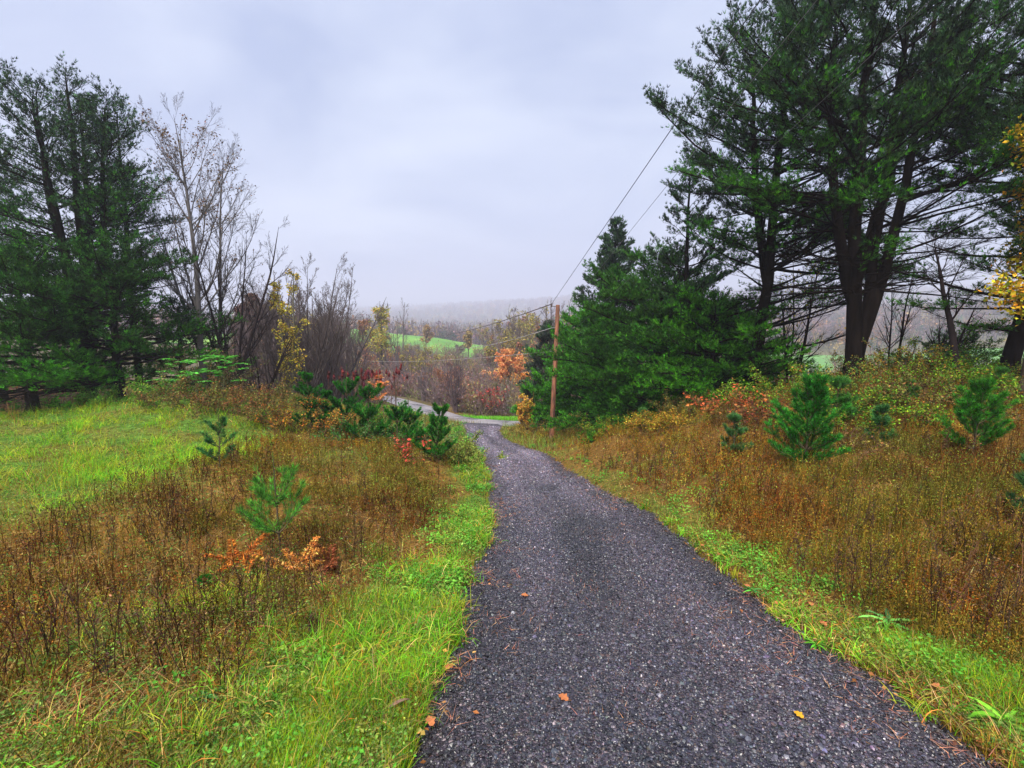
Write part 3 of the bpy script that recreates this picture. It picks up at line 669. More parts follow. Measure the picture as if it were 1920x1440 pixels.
# thicket of the valley: a few kinds of bare trees, copied
r = rng(500)
kinds = []
for i, (st, fk, c, lp, nl) in enumerate([(3, .2, (.13, .105, .105), None, 0), (6, .35, (.12, .09, .09), None, 0), (1, .0, (.15, .13, .125), None, 0),
                                     (7, .45, (.14, .12, .08), [(.34, .26, .06), (.24, .22, .05)], 2200), (5, .4, (.12, .08, .075), [(.34, .15, .07), (.24, .11, .06)], 2800), (2, .12, (.14, .11, .10), None, 0)]):
    kinds.append(bare(600 + i, 6.0, stems=st, fork=fk, r0=.09, n=(12, 8, 6, 5) if st < 4 else (9, 7, 5, 5), spreadr=.36, col=c, tip=.011, start=.12, leafp=lp, nleaf=nl, lsize=.13))
KL = ['grey bare tree with upright stems in the valley thicket', 'purple brown many-stemmed bare tree in the valley thicket', 'single-stemmed pale bare tree in the valley thicket',
      'olive bush with thin yellowing leaves in the valley thicket', 'russet bush with brown leaves in the valley thicket', 'slim two-stemmed bare tree in the valley thicket']
protos = [None] * 6
def env(px): return np.interp(px, [300, 520, 600, 655, 700, 760, 800, 850, 905, 925, 960, 1000, 1060, 1200, 1600, 2100], [545, 565, 585, 612, 634, 640, 645, 660, 684, 618, 588, 572, 566, 630, 690, 700])
def where(lb, px, z, Ht=5):
    a = ('left of the field' if px < 640 else 'under the field\'s left end' if px < 720 else 'under the field centre' if px < 810 else 'under the field\'s right end' if px < 905
         else 'around the orange tree' if px < 985 else 'beside the utility pole' if px < 1200 else 'left of the big pines' if px < 1550 else 'right of the big pines')
    return ('tall ' if Ht > 6.5 else 'short ' if Ht < 3.3 else '') + lb.replace(' in the valley thicket', '') + ', ' + ('near the road, ' if z < 40 else 'mid valley, ' if z < 62 else 'far valley, ') + a
cnt = 0
for z0, z1, nt, dy in ((31, 40, 22, 45), (40, 60, 46, 22), (60, 120, 90, 4)):
    for q in range(nt):
        px = r.uniform(540, 1080) if q % 4 else (r.uniform(1300, 1900) if z0 > 35 else r.uniform(560, 900))
        z = r.uniform(z0, z1)
        b = place(px, z)
        if in_poly(np.array([b[0]]), np.array([b[1]]), FIELD)[0] or road_d(np.array([b[0]]), np.array([b[1]]))[0] < 3.2: continue
        if z < 47 and (905 < px < 1015) and (z < 36 or px > 915): continue
        top = env(px) + dy * r.uniform(.2, 1.6) + r.uniform(-6, 14); Ht = height(top, z, b)
        if z0 == 31: Ht = min(Ht, r.uniform(2.2, 3.6))
        if Ht < 1.2: continue
        Ht = min(Ht, 15); k = r.choice(6, p=[.18, .20, .10, .19, .19, .14]) if Ht > 3 else r.choice([1, 3, 4])
        s = Ht / 6.0; w = max(s, .75) * r.uniform(.8, 1.15)
        loc = (b[0], b[1], b[2] - .1)
        if protos[k] is None:
            protos[k] = put('thicket_tree', loc, kinds[k], where(KL[k], px, z, Ht), 'tree', KL[k].split(' in the ')[0] + ' of the thicket', (M_TWIG, M_LEAF)); o = protos[k]
            o.rotation_euler = (0, 0, r.uniform(0, 6)); o.scale = (w, w, s)
        else: dup(protos[k], loc, where(KL[k], px, z, Ht), r.uniform(0, 6), (w, w, s))
        cnt += 1

# taller brush at the near lip of the valley, left of the field
for px, z, top, k in ((478, 27, 560, 0), (505, 29, 535, 1), (532, 30, 520, 0), (556, 27, 528, 5), (592, 30, 522, 1), (612, 27, 548, 0), (636, 31, 560, 1), (652, 29, 585, 0), (668, 36, 600, 1), (462, 25, 600, 1), (520, 26, 590, 1), (580, 26, 600, 1), (625, 26, 625, 1)):
    b = place(px, z); Ht = height(top, z, b); s_ = Ht / 6.0; w = s_ * r.uniform(.75, 1.0)
    dup(protos[k], (b[0], b[1], b[2] - .1), ('bare tree' if k != 1 else 'many-stemmed bare tree') + ' at the valley lip, ' + {478: 'beside the brown conical tree', 505: 'right behind the brown conical tree', 532: 'just left of the slender yellow tree', 556: 'just right of the slender yellow tree',
        592: 'second right of the slender yellow tree', 612: 'third right of the slender yellow tree', 636: 'fourth right of the slender yellow tree', 652: 'next to the small round bare tree', 668: 'behind the small round bare tree',
        462: 'low, left of the brown conical tree', 520: 'low, under the slender yellow tree', 580: 'low, behind the pine sapling row', 625: 'low, above the middle of the sapling row'}[px], r.uniform(0, 6), (w, w, s_))

# undergrowth brush between the thicket trees: fine twigs and thin leaves nobody could count
def brush():
    r = rng(71); tw = Buf()
    n = 1900; z = 30 + 95 * r.uniform(0, 1, n) ** 1.7; px = np.where(r.uniform(size=n) < .8, r.uniform(430, 1100, n), r.uniform(1200, 2000, n))
    x = (px - 960) / F * z; y = z * 1.0 - 0
    ok = ~in_poly(x, y, FIELD) & (road_d(x, y) > RW + 1.0) & ~((np.abs(y - (30.3 + .08 * x)) < 2.0) & (x > -9) & (x < 6)) & (y > 28)
    x = x[ok]; y = y[ok]; zz = H(x, y); n = len(x)
    hh = r.uniform(.9, 2.7, n) * np.interp(y, [30, 60, 120], [.8, 1.2, 1.6])
    kc = np.array([(.17, .11, .11), (.13, .085, .09), (.20, .17, .07), (.30, .13, .08), (.16, .17, .06), (.12, .095, .09)])[r.choice(6, n, p=[.26, .24, .16, .1, .12, .12])]
    S = 26; i = np.repeat(np.arange(n), S)
    p0 = np.stack([x[i], y[i], zz[i] - .1], 1) + np.concatenate([r.normal(0, .35, (n * S, 2)), np.zeros((n * S, 1))], 1)
    D = nrm(np.concatenate([r.normal(0, .45, (n * S, 2)), np.ones((n * S, 1))], 1))
    L = hh[i] * r.uniform(.5, 1.2, n * S); P = grow(r, p0, D, L, 4, .03, .12)
    w = (y[i] / 480 * .32)
    tubes(tw, P, w[:, None] * np.array([.6, .5, .35, .2]), 3, kc[i] * r.uniform(.7, 1.35, (n * S, 1)))
    j = np.repeat(np.arange(n * S), 3); p, d = along(P, j, r.uniform(.3, .99, len(j)))
    D2 = nrm(d + r.normal(0, .55, (len(j), 3))); Q = grow(r, p, D2, L[j] * r.uniform(.25, .5, len(j)), 3, .04, .15)
    tubes(tw, Q, w[j][:, None] * np.array([.4, .3, .15]), 3, kc[i][j] * r.uniform(.7, 1.4, (len(j), 1)))
    tag(tw.obj('brush', M_TWIG), 'purple brown bare undergrowth filling the valley thicket', kind='stuff')
    lf = Buf(); k = r.uniform(size=len(j)) < .5; p = Q[k, -1]
    leaves(lf, r, p, .11 * (1 + p[:, 1] / 60), np.clip(kc[i][j][k] * r.uniform(.9, 1.9, (k.sum(), 1)), 0, .6), .1)
    tag(lf.obj('brush_leaves', M_LEAF), 'scattered dull leaves left on the valley undergrowth', kind='stuff')
brush()

# the far woods on the hills
def far_woods():
    r = rng(81); b = Buf(); n = 16000
    y = 210 + 1950 * r.uniform(0, 1, n) ** 1.15; x = r.uniform(-1.1, 1.1, n) * y
    ex = 3000; y2 = r.uniform(112, 330, ex); x2 = r.uniform(-.8, 1.1, ex) * y2
    x = np.concatenate([x, x2]); y = np.concatenate([y, y2]); n = len(x)
    ok = ~in_poly(x, y, FIELD) & ~((x > 55) & (x < 195) & (y > 90) & (y < 195)) & ~((x < 2) & (x > -110) & (y < 205))
    ok &= (fbm(x * .012, y * .012, 83) > .3)
    x = x[ok]; y = y[ok]; n = len(x); z = H(x, y) + (fbm(x * .012, y * .012, 47) - .5) * 8 * sstep(210, 330, y)
    ht = r.uniform(6, 15, n) * np.where(y < 420, .72, 1) * (1 + .6 * sstep(500, 1600, y)) * (.75 + .5 * fbm(x * .02, y * .02, 85)); wd = ht * r.uniform(.28, .42, n)
    kc = pal(r, n, [(.17, .11, .13), (.15, .10, .10), (.30, .15, .08), (.30, .22, .08), (.05, .085, .05), (.20, .13, .12)], [.3, .22, .15, .11, .08, .14], .15)
    S = 16; i = np.repeat(np.arange(n), S); q = r.normal(0, 1, (n * S, 3)); q = nrm(q) * r.uniform(.3, 1, (n * S, 1)) ** .5
    P = np.stack([x[i] + q[:, 0] * wd[i], y[i] + q[:, 1] * wd[i], z[i] + ht[i] * (.58 + .42 * q[:, 2])], 1)
    leaves(b, r, P, .7 + .0018 * y[i], np.clip(kc[i] * r.uniform(.75, 1.3, (n * S, 1)), 0, .6), 0, .9)
    p0 = np.stack([x, y, z - .3], 1); p1 = p0 + np.stack([r.normal(0, .4, n), r.normal(0, .4, n), ht * 1.02], 1)
    tubes(b, np.stack([p0, p1], 1), np.stack([np.full(n, .16), np.full(n, .03)], 1) * (1 + y / 500)[:, None], 3, (.12, .1, .1))
    # fine upright twigs that make the crowns read as leafless
    S = 10; i = np.repeat(np.arange(n), S)
    a = np.stack([x[i] + r.normal(0, .35, n * S) * wd[i], y[i] + r.normal(0, .35, n * S) * wd[i], z[i] + ht[i] * r.uniform(.3, .7, n * S)], 1)
    e = a + np.stack([r.normal(0, .3, n * S) * wd[i], r.normal(0, .3, n * S) * wd[i], ht[i] * r.uniform(.25, .42, n * S)], 1)
    tubes(b, np.stack([a, e], 1), np.tile([.06, .02], (n * S, 1)) * (1 + y[i] / 300)[:, None], 3, kc[i])
    tag(b.obj('far_woods', M_FAR), 'hazy leafless woods covering the hills beyond the field', kind='stuff')
far_woods()

# ------------------------------------------------------------------ saplings
def sapling(seed, Ht, whorls=3, br=.42, leader=.3, needle=(.085, .0022), K=7, col=None, el=.75, step=.018, sub=True, stemr=.009, low=.12, nb=5):
    r = rng(seed); wood = Buf(); fol = Buf()
    col = col or [(.05, .19, .04), (.06, .23, .05), (.04, .15, .035)]
    P = grow(r, np.zeros((1, 3)), np.array([[r.normal(0, .03), r.normal(0, .03), 1.]]), np.array([Ht]), 9, 0, .015)
    tubes(wood, P, (stemr * (1 - np.linspace(0, 1, 9) * .75))[None], 6, (.10, .075, .05))
    hs = np.linspace(low, 1 - leader, whorls)
    h = np.repeat(hs, nb); n = len(h); az = np.tile(np.arange(nb) * 2 * math.pi / nb, whorls) + r.uniform(-.4, .4, n)
    p, _ = along(P, np.zeros(n, int), np.minimum(h, .99))
    e = el + (h - .4) * .5 + r.normal(0, .1, n)
    D = np.stack([np.cos(az) * np.cos(e), np.sin(az) * np.cos(e), np.sin(e)], 1)
    L = Ht * br * (1.15 - h * .85) * r.uniform(.7, 1.15, n)
    B = grow(r, p, D, L, 6, .05, .05)
    tubes(wood, B, (stemr * .55) * np.linspace(1, .4, 6)[None] * np.ones((n, 1)), 4, (.11, .09, .05))
    polys = [B]
    if sub:
        i = np.repeat(np.arange(n), 6); t = r.uniform(.2, .9, len(i)); q, d = along(B, i, t)
        hh = nrm(np.cross(d, [0, 0, 1.])) * r.choice([-1, 1], len(i))[:, None]
        S = grow(r, q, d + hh * .8 + np.array([0, 0, .15]), L[i] * .42 * (1.2 - t), 6, .06, .05)
        tubes(wood, S, (stemr * .35) * np.linspace(1, .5, 6)[None] * np.ones((len(S), 1)), 3, (.11, .09, .05)); polys.append(S)
    top = P[:, 6:, :]; tp, td = along(np.concatenate([top], 0), np.zeros(14, int), np.linspace(0, .99, 14))
    tufts(fol, r, tp, td, needle[0] * .45, needle[1] * .8, pal(r, 14, col), 5, .5, 0)
    for Q in polys:
        LL = np.linalg.norm(Q[:, -1] - Q[:, 0], axis=1); k = np.maximum(5, (LL / step * 1.8).astype(int)); i = np.repeat(np.arange(len(Q)), k)
        t = .15 + .85 * r.uniform(0, 1, len(i)); q, d = along(Q, i, np.minimum(t, .999))
        tufts(fol, r, q, d, needle[0], needle[1], pal(r, len(q), col), K, .85, .05)
        tufts(fol, r, Q[:, -1], nrm(Q[:, -1] - Q[:, -2]), needle[0], needle[1], pal(r, len(Q), col), K + 4, .6, .05)
    return wood, fol
SG = 'young pines seeded in the rough grass'
def add_sap(seed, px, z, top, label, **k):
    b = place(px, z); Ht = height(top, z, b); kw = dict(needle=(.10, max(.002, z / 480 * .3))); kw.update(k)
    o = put('pine_sapling', (b[0], b[1], b[2] - .02), sapling(seed, Ht, **kw), label, 'pine sapling', SG, (M_TWIG, M_NEEDLE)); return o
DKG = [(.03, .17, .02), (.04, .23, .02), (.02, .11, .015)]
add_sap(101, 527, 4.9, 838, 'light green pine sapling nearest the camera above the orange ferns', whorls=2, br=.50, leader=.50, low=.24, needle=(.085, .0030), stemr=.012, K=7, step=.028, col=[(.08, .28, .03), (.11, .34, .04), (.06, .2, .03)])
add_sap(102, 412, 8.0, 752, 'thin pine sapling with one high whorl left of the nearest sapling', whorls=3, br=.34, leader=.46, low=.10, stemr=.010, col=[(.05, .17, .04), (.06, .21, .05), (.03, .10, .03)], step=.032, nb=4, needle=(.07, .0045))
add_sap(103, 585, 12.4, 690, 'dark pine sapling with a tufted top at the left end of the row', whorls=4, br=.38, leader=.22, low=.08, col=DKG, stemr=.018, nb=6, step=.024, needle=(.085, .0065))
add_sap(104, 652, 12.6, 682, 'tall thin-topped pine sapling in the middle of the row', whorls=3, br=.40, leader=.42, low=.06, col=DKG, stemr=.016, nb=7, step=.024, needle=(.085, .0065))
add_sap(105, 690, 12.2, 705, 'pine sapling with a spreading top right of the tall thin-topped one', whorls=3, br=.44, leader=.35, low=.06, col=DKG, stemr=.016, nb=7, step=.024, needle=(.085, .0065))
add_sap(106, 745, 12.3, 728, 'pine sapling with a bare leader between the row and the drive', whorls=2, br=.45, leader=.55, low=.08, col=DKG, stemr=.014, nb=7, step=.024, needle=(.085, .0065))
add_sap(107, 768, 12.9, 720, 'pine sapling with a long bare leader just behind its neighbour', whorls=2, br=.4, leader=.6, low=.08, col=DKG, stemr=.014, nb=6, step=.024, needle=(.085, .0065))
add_sap(108, 815, 10.4, 742, 'bushy pine sapling nearest the left edge of the drive', whorls=4, br=.40, leader=.28, low=.08, col=[(.04, .2, .02), (.05, .26, .025), (.03, .13, .015)], stemr=.016, nb=6, step=.018, needle=(.08, .005))
add_sap(109, 615, 12.9, 735, 'low bushy pine sapling behind the row on the left', whorls=3, br=.55, leader=.15, low=.06, col=DKG, stemr=.014, nb=7, step=.024, needle=(.085, .0065))
add_sap(110, 1508, 7.4, 700, 'largest bushy pine sapling on the right side', whorls=6, br=.50, leader=.2, low=.05, col=[(.035, .22, .02), (.05, .28, .03), (.025, .13, .015)], stemr=.018, nb=6, step=.020, needle=(.085, .0042))
add_sap(111, 1822, 7.6, 722, 'wide bushy pine sapling near the right edge', whorls=5, br=.62, leader=.16, low=.12, col=[(.045, .22, .02), (.06, .28, .02), (.035, .14, .015)], stemr=.016, nb=6, step=.020, needle=(.085, .0042))
add_sap(112, 1376, 8.8, 775, 'small faint pine sapling left of the largest one', whorls=3, br=.42, leader=.2, low=.1, col=[(.07, .20, .05), (.06, .16, .05)], stemr=.01, nb=6, step=.025, needle=(.09, .004))
add_sap(113, 1645, 8.4, 765, 'low soft green pine sapling right of the largest one', whorls=3, br=.55, leader=.12, low=.1, col=[(.06, .2, .05), (.05, .16, .04)], stemr=.01, nb=6, step=.022, needle=(.09, .004))
add_sap(114, 1700, 10.0, 712, 'pine sapling with a thin crown in front of the bare brush', whorls=3, br=.5, leader=.25, low=.1, col=[(.06, .17, .03), (.08, .2, .04)], stemr=.012, nb=6, step=.026, needle=(.1, .005))
add_sap(115, 1868, 9.8, 690, 'bright pine sapling at the foot of the far right pine', whorls=3, br=.5, leader=.2, low=.1, col=[(.06, .2, .03), (.08, .24, .04)], stemr=.012, nb=7, step=.024, needle=(.1, .005))
add_sap(116, 1565, 9.5, 705, 'pine sapling peeking out behind the largest one', whorls=3, br=.45, leader=.25, low=.1, col=[(.05, .18, .03), (.07, .22, .04)], stemr=.012, nb=6, step=.026, needle=(.1, .005))
add_sap(117, 1935, 5.0, 850, 'blurred green pine sapling cut by the right edge of the photo', whorls=3, br=.45, leader=.2, low=.1, col=[(.06, .14, .04), (.07, .17, .05)], stemr=.01, nb=6, step=.022, needle=(.09, .0035))
add_sap(118, 1205, 13.6, 770, 'pale green pine sapling at the foot of the bushy pine', whorls=3, br=.55, leader=.15, low=.1, col=[(.07, .19, .04), (.08, .2, .05)], stemr=.012, nb=6, step=.03, needle=(.11, .006))
add_sap(119, 385, 4.1, 1085, 'tiny dark green pine seedling below the left orange ferns', whorls=2, br=.5, leader=.25, low=.1, col=DKG, stemr=.006, nb=6, step=.014, needle=(.07, .003))

# ------------------------------------------------------------------ shrubs, sumac, ferns, dried weeds
def bush(seed, Rr, Ht, nst, nlf, lcol, scol=(.10, .06, .04), ls=.042, flat=.3):
    r = rng(seed); w = Buf(); f = Buf()
    p0 = np.concatenate([r.normal(0, Rr * .3, (nst, 2)), np.zeros((nst, 1))], 1)
    D = np.concatenate([p0[:, :2] / Rr * 1.6 + r.normal(0, .35, (nst, 2)), np.ones((nst, 1))], 1)
    P = grow(r, p0, D, Ht * r.uniform(.75, 1.45, nst), 7, -.10, .10)
    tubes(w, P, (.006 * np.linspace(1, .4, 7))[None] * np.ones((nst, 1)), 4, scol)
    i = np.repeat(np.arange(nst), 5); q, d = along(P, i, r.uniform(.3, .98, len(i)))
    Q = grow(r, q, d + r.normal(0, .7, (len(i), 3)), Ht * r.uniform(.15, .4, len(i)), 4, 0, .15)
    tubes(w, Q, (.003 * np.linspace(1, .5, 4))[None] * np.ones((len(i), 1)), 3, scol)
    j = r.integers(0, len(Q), nlf); q, d = along(Q, j, r.uniform(0, .99, nlf)); q = q + r.normal(0, ls * .8, q.shape); q[:, 2] = np.maximum(q[:, 2], .02)
    leaves(f, r, q, ls, pal(r, nlf, *lcol), flat)
    return w, f
def add_bush(seed, px, z, Rr, Ht, label, lcol, nst=30, nlf=4600, name='bramble_bush', cat='bush', group=None, **k):
    b = place(px, z); o = thing(name, (b[0], b[1], b[2] - .03), label, cat, group)
    w, f = bush(seed, Rr, Ht, nst, nlf, lcol, **k); w.obj('stems', M_TWIG, o); f.obj('leaves', M_LEAF, o); return o
YG = ([(.10, .26, .015), (.17, .28, .02), (.24, .26, .02), (.06, .15, .015), (.3, .15, .03)], [.3, .25, .15, .2, .1])
OL = ([(.14, .15, .03), (.20, .15, .035), (.10, .13, .03), (.26, .12, .04), (.10, .05, .03)], [.3, .25, .2, .12, .13])
GR = ([(.07, .22, .02), (.10, .28, .02), (.12, .2, .03), (.18, .24, .02)], [.4, .25, .2, .15])
add_bush(201, 345, 12.2, 1.0, .75, 'olive bramble at the left end of the hedge above the lawn', OL)
add_bush(202, 440, 12.0, 1.1, .85, 'reddish brown bramble behind the thin pine sapling', ([(.2, .1, .03), (.26, .1, .035), (.13, .13, .03), (.12, .06, .03)], [.3, .25, .25, .2]))
add_bush(203, 505, 12.4, 1.0, .9, 'olive green bramble left of the pine sapling row', OL)
add_bush(204, 560, 12.0, .9, .7, 'bramble with bright orange leaves beside the first row sapling', ([(.5, .24, .03), (.55, .16, .03), (.2, .17, .03), (.12, .07, .03)], [.25, .15, .4, .2]))
add_bush(205, 395, 14.0, 1.0, 1.1, 'dark bramble under the tall bare tree', ([(.07, .1, .03), (.12, .08, .03), (.05, .05, .02)], [.4, .3, .3]))
add_bush(206, 700, 13.4, 1.1, .9, 'green shrub behind the middle of the sapling row', GR)
add_bush(207, 760, 13.6, 1.2, .9, 'grey green shrub behind the two long-leadered saplings', ([(.14, .2, .07), (.1, .19, .05), (.2, .22, .08)], [.4, .4, .2]))
add_bush(208, 800, 15.6, 1.3, .8, 'bright green shrub on the bank above the road', ([(.09, .33, .03), (.12, .38, .04), (.1, .24, .04)], [.4, .3, .3]))
add_bush(209, 850, 11.2, .6, .55, 'yellow green weeds right of the bushy sapling', ([(.2, .26, .04), (.13, .2, .03), (.25, .2, .05)], [.4, .4, .2]), name='weed_bush')
add_bush(210, 868, 12.6, .55, .5, 'yellowish weeds by the narrow far part of the drive', ([(.24, .24, .05), (.15, .2, .04)], None), name='weed_bush')
add_bush(211, 775, 10.0, .45, .5, 'small shrub with bright red leaves left of the bushy sapling', ([(.6, .1, .05), (.5, .07, .05), (.2, .12, .04)], [.5, .3, .2]), nst=9, nlf=160, name='red_leaved_shrub', ls=.075)
add_bush(212, 660, 11.6, .9, .55, 'dark green weeds at the foot of the sapling row', ([(.05, .16, .03), (.07, .2, .03), (.12, .16, .06)], [.5, .3, .2]), nlf=1800)
add_bush(213, 300, 13.2, .9, .6, 'green leafy weeds at the shaded top of the lawn', GR)
add_bush(214, 180, 13.6, 1.0, .5, 'low green weeds where the lawn meets the trees', GR)
add_bush(215, 1395, 11.2, .8, .7, 'rust red bracken beside the small faint sapling', ([(.42, .10, .03), (.36, .14, .04), (.2, .1, .03)], [.4, .3, .3]), nlf=800, name='bracken_clump', cat='fern', ls=.08)
add_bush(216, 1440, 10.4, .7, .55, 'dark red bramble left of the largest sapling', ([(.3, .07, .04), (.22, .12, .03), (.12, .16, .03)], [.4, .3, .3]), nlf=900)
add_bush(217, 1600, 10.6, 1.1, .7, 'yellow green bramble below the three-stemmed pine', ([(.16, .22, .03), (.1, .2, .03), (.3, .16, .03)], [.4, .4, .2]))
add_bush(218, 1745, 9.6, 1.1, .7, 'olive bramble between the right saplings', OL)
add_bush(219, 1850, 12.0, 1.3, .9, 'green bramble under the leaning bare tree', GR)
add_bush(220, 1680, 11.6, 1.2, .8, 'low ochre bramble before the bare brush', ([(.22, .2, .03), (.3, .16, .03), (.12, .18, .03)], None))
add_bush(221, 1075, 20.5, 1.0, .7, 'tawny bush on the bank right of the pole', ([(.28, .2, .05), (.18, .18, .04)], None))
add_bush(222, 1000, 22.0, 1.2, .8, 'olive and tawny bush left of the pole foot', ([(.22, .22, .04), (.3, .2, .05)], None))
add_bush(223, 1290, 14.0, 1.2, .6, 'low dark weeds under the green boughs', ([(.1, .13, .03), (.2, .14, .03)], None))
add_bush(225, 1475, 11.5, 1.2, .8, 'mossy green shrub behind the dark red bramble', YG)
add_bush(226, 1560, 9.2, 1.0, .6, 'yellow green weeds behind the largest right sapling', YG)
add_bush(227, 1640, 9.6, 1.1, .6, 'grass green shrub between the big pine and the soft sapling', YG)
add_bush(228, 1725, 12.4, 1.3, .8, 'bright shrub at the lip of the right bank', YG)
add_bush(229, 1790, 10.6, 1.2, .7, 'green shrub left of the bright right sapling', YG)
add_bush(230, 1910, 9.4, 1.2, .8, 'green shrub at the right edge below the maple', YG)
add_bush(231, 1150, 16.0, 1.2, .5, 'low green weeds at the edge of the bushy pines', YG)
add_bush(232, 1250, 12.5, 1.1, .45, 'golden grass hummock before the bushy pines', ([(.42, .27, .03), (.34, .16, .02), (.2, .22, .02)], None))
add_bush(224, 1580, 8.0, .45, .4, 'dark dry weeds right of the largest sapling', ([(.14, .08, .03), (.2, .16, .04)], None), nlf=500)

# green tree-of-heaven with layered compound leaves
def frond_plant(seed, Ht, nfr, L, col, nl=11, droop=-.10, ls=.10, scol=(.1, .1, .04), el=.5, wid=.42):
    r = rng(seed); w = Buf(); f = Buf()
    P = grow(r, np.zeros((1, 3)), np.array([[.05, 0, 1.]]), np.array([Ht]), 6, 0, .04); tubes(w, P, (.012 * np.linspace(1, .5, 6))[None], 5, scol)
    p, d = along(P, np.zeros(nfr, int), np.minimum(r.uniform(.35, 1, nfr), .99)); az = np.arange(nfr) * 2.4
    D = np.stack([np.cos(az) * math.cos(el), np.sin(az) * math.cos(el), np.full(nfr, math.sin(el))], 1)
    Q = grow(r, p, D, L * r.uniform(.7, 1.2, nfr), 7, droop, .03); tubes(w, Q, (.004 * np.linspace(1, .4, 7))[None] * np.ones((nfr, 1)), 3, scol)
    i = np.repeat(np.arange(nfr), nl * 2); t = np.tile(np.repeat(np.linspace(.25, .98, nl), 2), nfr); sg = np.tile([1, -1], nfr * nl)[:, None]
    q, d = along(Q, i, t); side = nrm(np.cross(d, [0, 0, 1.])) * sg
    ld = nrm(side + d * .45 + np.array([0, 0, -.18]) + r.normal(0, .1, d.shape)); x = nrm(np.cross(ld, np.array([0, 0, 1.]) + r.normal(0, .15, d.shape))); z = np.cross(x, ld)
    s = ls * (1.15 - t * .5) * r.uniform(.8, 1.2, len(t)); stamp(f, LEAF, LEAF_F, q, x, ld, z, np.stack([s * wid, s, s], 1), pal(r, len(t), col))
    return w, f
for sd, px, z, h, lb in ((231, 418, 12.9, 1.35, 'bright green frond-leaved sapling right of the bare tree foot'), (232, 372, 13.1, 1.15, 'bright green frond-leaved sapling left of its taller twin'), (233, 330, 13.5, 1.1, 'green frond-leaved sapling deepest in the shade')):
    b = place(px, z); o = thing('frond_sapling', b, lb, 'sapling', 'frond-leaved saplings by the bare tree')
    w, f = frond_plant(sd, h, 11, .62, [(.07, .32, .03), (.10, .38, .05), (.06, .22, .03)], ls=.15); w.obj('stem', M_TWIG, o); f.obj('leaves', M_LEAF, o)
# orange ferns
def fern(seed, nfr, L, col, spread=1.0):
    r = rng(seed); w = Buf(); f = Buf(); az = r.uniform(0, 2 * math.pi, nfr); e = r.uniform(.45, 1.1, nfr)
    D = np.stack([np.cos(az) * np.cos(e) * spread, np.sin(az) * np.cos(e) * spread, np.sin(e)], 1)
    Q = grow(r, r.normal(0, .04, (nfr, 3)) * [1, 1, 0], D, L * r.uniform(.6, 1.2, nfr), 9, -.13, .06)
    tubes(w, Q, (.0025 * np.linspace(1, .4, 9))[None] * np.ones((nfr, 1)), 3, (.25, .1, .03))
    nl = 44; i = np.repeat(np.arange(nfr), nl * 2); t = np.tile(np.repeat(np.linspace(.12, .99, nl), 2), nfr); sg = np.tile([1, -1], nfr * nl)[:, None]
    q, d = along(Q, i, t); side = nrm(np.cross(d, [0, 0, 1.])) * sg
    D2 = nrm(side + d * .5 + np.array([0, 0, -.3]) + r.normal(0, .25, d.shape))
    tufts(f, r, q, D2, 0.07 * (1.2 - t * .7), .009, pal(r, len(t), col), 3, .5, 0)
    return w, f
for sd, px, z, nf, L, c, lb in ((241, 556, 4.4, 11, .36, [(.60, .25, .05), (.66, .32, .08), (.38, .13, .03)], 'withered golden orange fern at the foot of the nearest sapling'),
                             (242, 447, 4.6, 9, .34, [(.44, .12, .02), (.52, .17, .03), (.28, .09, .02)], 'withered deep orange fern left of the nearest sapling'),
                             (243, 615, 4.5, 8, .30, [(.16, .05, .02), (.22, .07, .03)], 'withered dark brown fern right of the golden orange one')):
    b = place(px, z); o = thing('dried_fern', (b[0], b[1], b[2] + .01), lb, 'fern', 'withered ferns round the nearest sapling')
    w, f = fern(sd, nf, L, c); w.obj('stalks', M_DRY, o); f.obj('fronds', M_DRY, o)
# staghorn sumac with dark red cones
def sumac(seed, Ht, n, red):
    r = rng(seed); w = Buf(); cones = []
    P = grow(r, np.concatenate([r.normal(0, .35, (n, 2)), np.zeros((n, 1))], 1), np.concatenate([r.normal(0, .25, (n, 2)), np.ones((n, 1))], 1), Ht * r.uniform(.75, 1.05, n), 6, .06, .08)
    tubes(w, P, (.02 * np.linspace(1, .45, 6))[None] * np.ones((n, 1)), 4, (.13, .085, .07))
    i = np.repeat(np.arange(n), 3); q, d = along(P, i, r.uniform(.45, .8, len(i))); Q = grow(r, q, d + r.normal(0, .5, (len(i), 3)), Ht * r.uniform(.25, .42, len(i)), 5, .18, .06)
    tubes(w, Q, (.011 * np.linspace(1, .6, 5))[None] * np.ones((len(i), 1)), 3, (.13, .085, .07))
    E = np.concatenate([P[:, -1], Q[:, -1]]); m = 5; t = np.linspace(0, .24, m)
    CP_ = E[:, None] + np.stack([r.normal(0, .01, m), r.normal(0, .01, m), t], 1)[None]
    for e in range(len(E)):
        c = Buf(); tubes(c, CP_[e:e + 1], np.array([.015, .05, .045, .025, .006])[None] * r.uniform(.8, 1.2), 6, pal(r, 1, red))
        leaves(c, r, CP_[e, r.integers(0, 4, 26)] + r.normal(0, .03, (26, 3)), .045, pal(r, 26, red), 0); cones.append(c)
    return w, cones
REDD = [(.13, .025, .025), (.18, .03, .03), (.08, .025, .03)]; REDB = [(.42, .08, .05), (.34, .06, .05)]
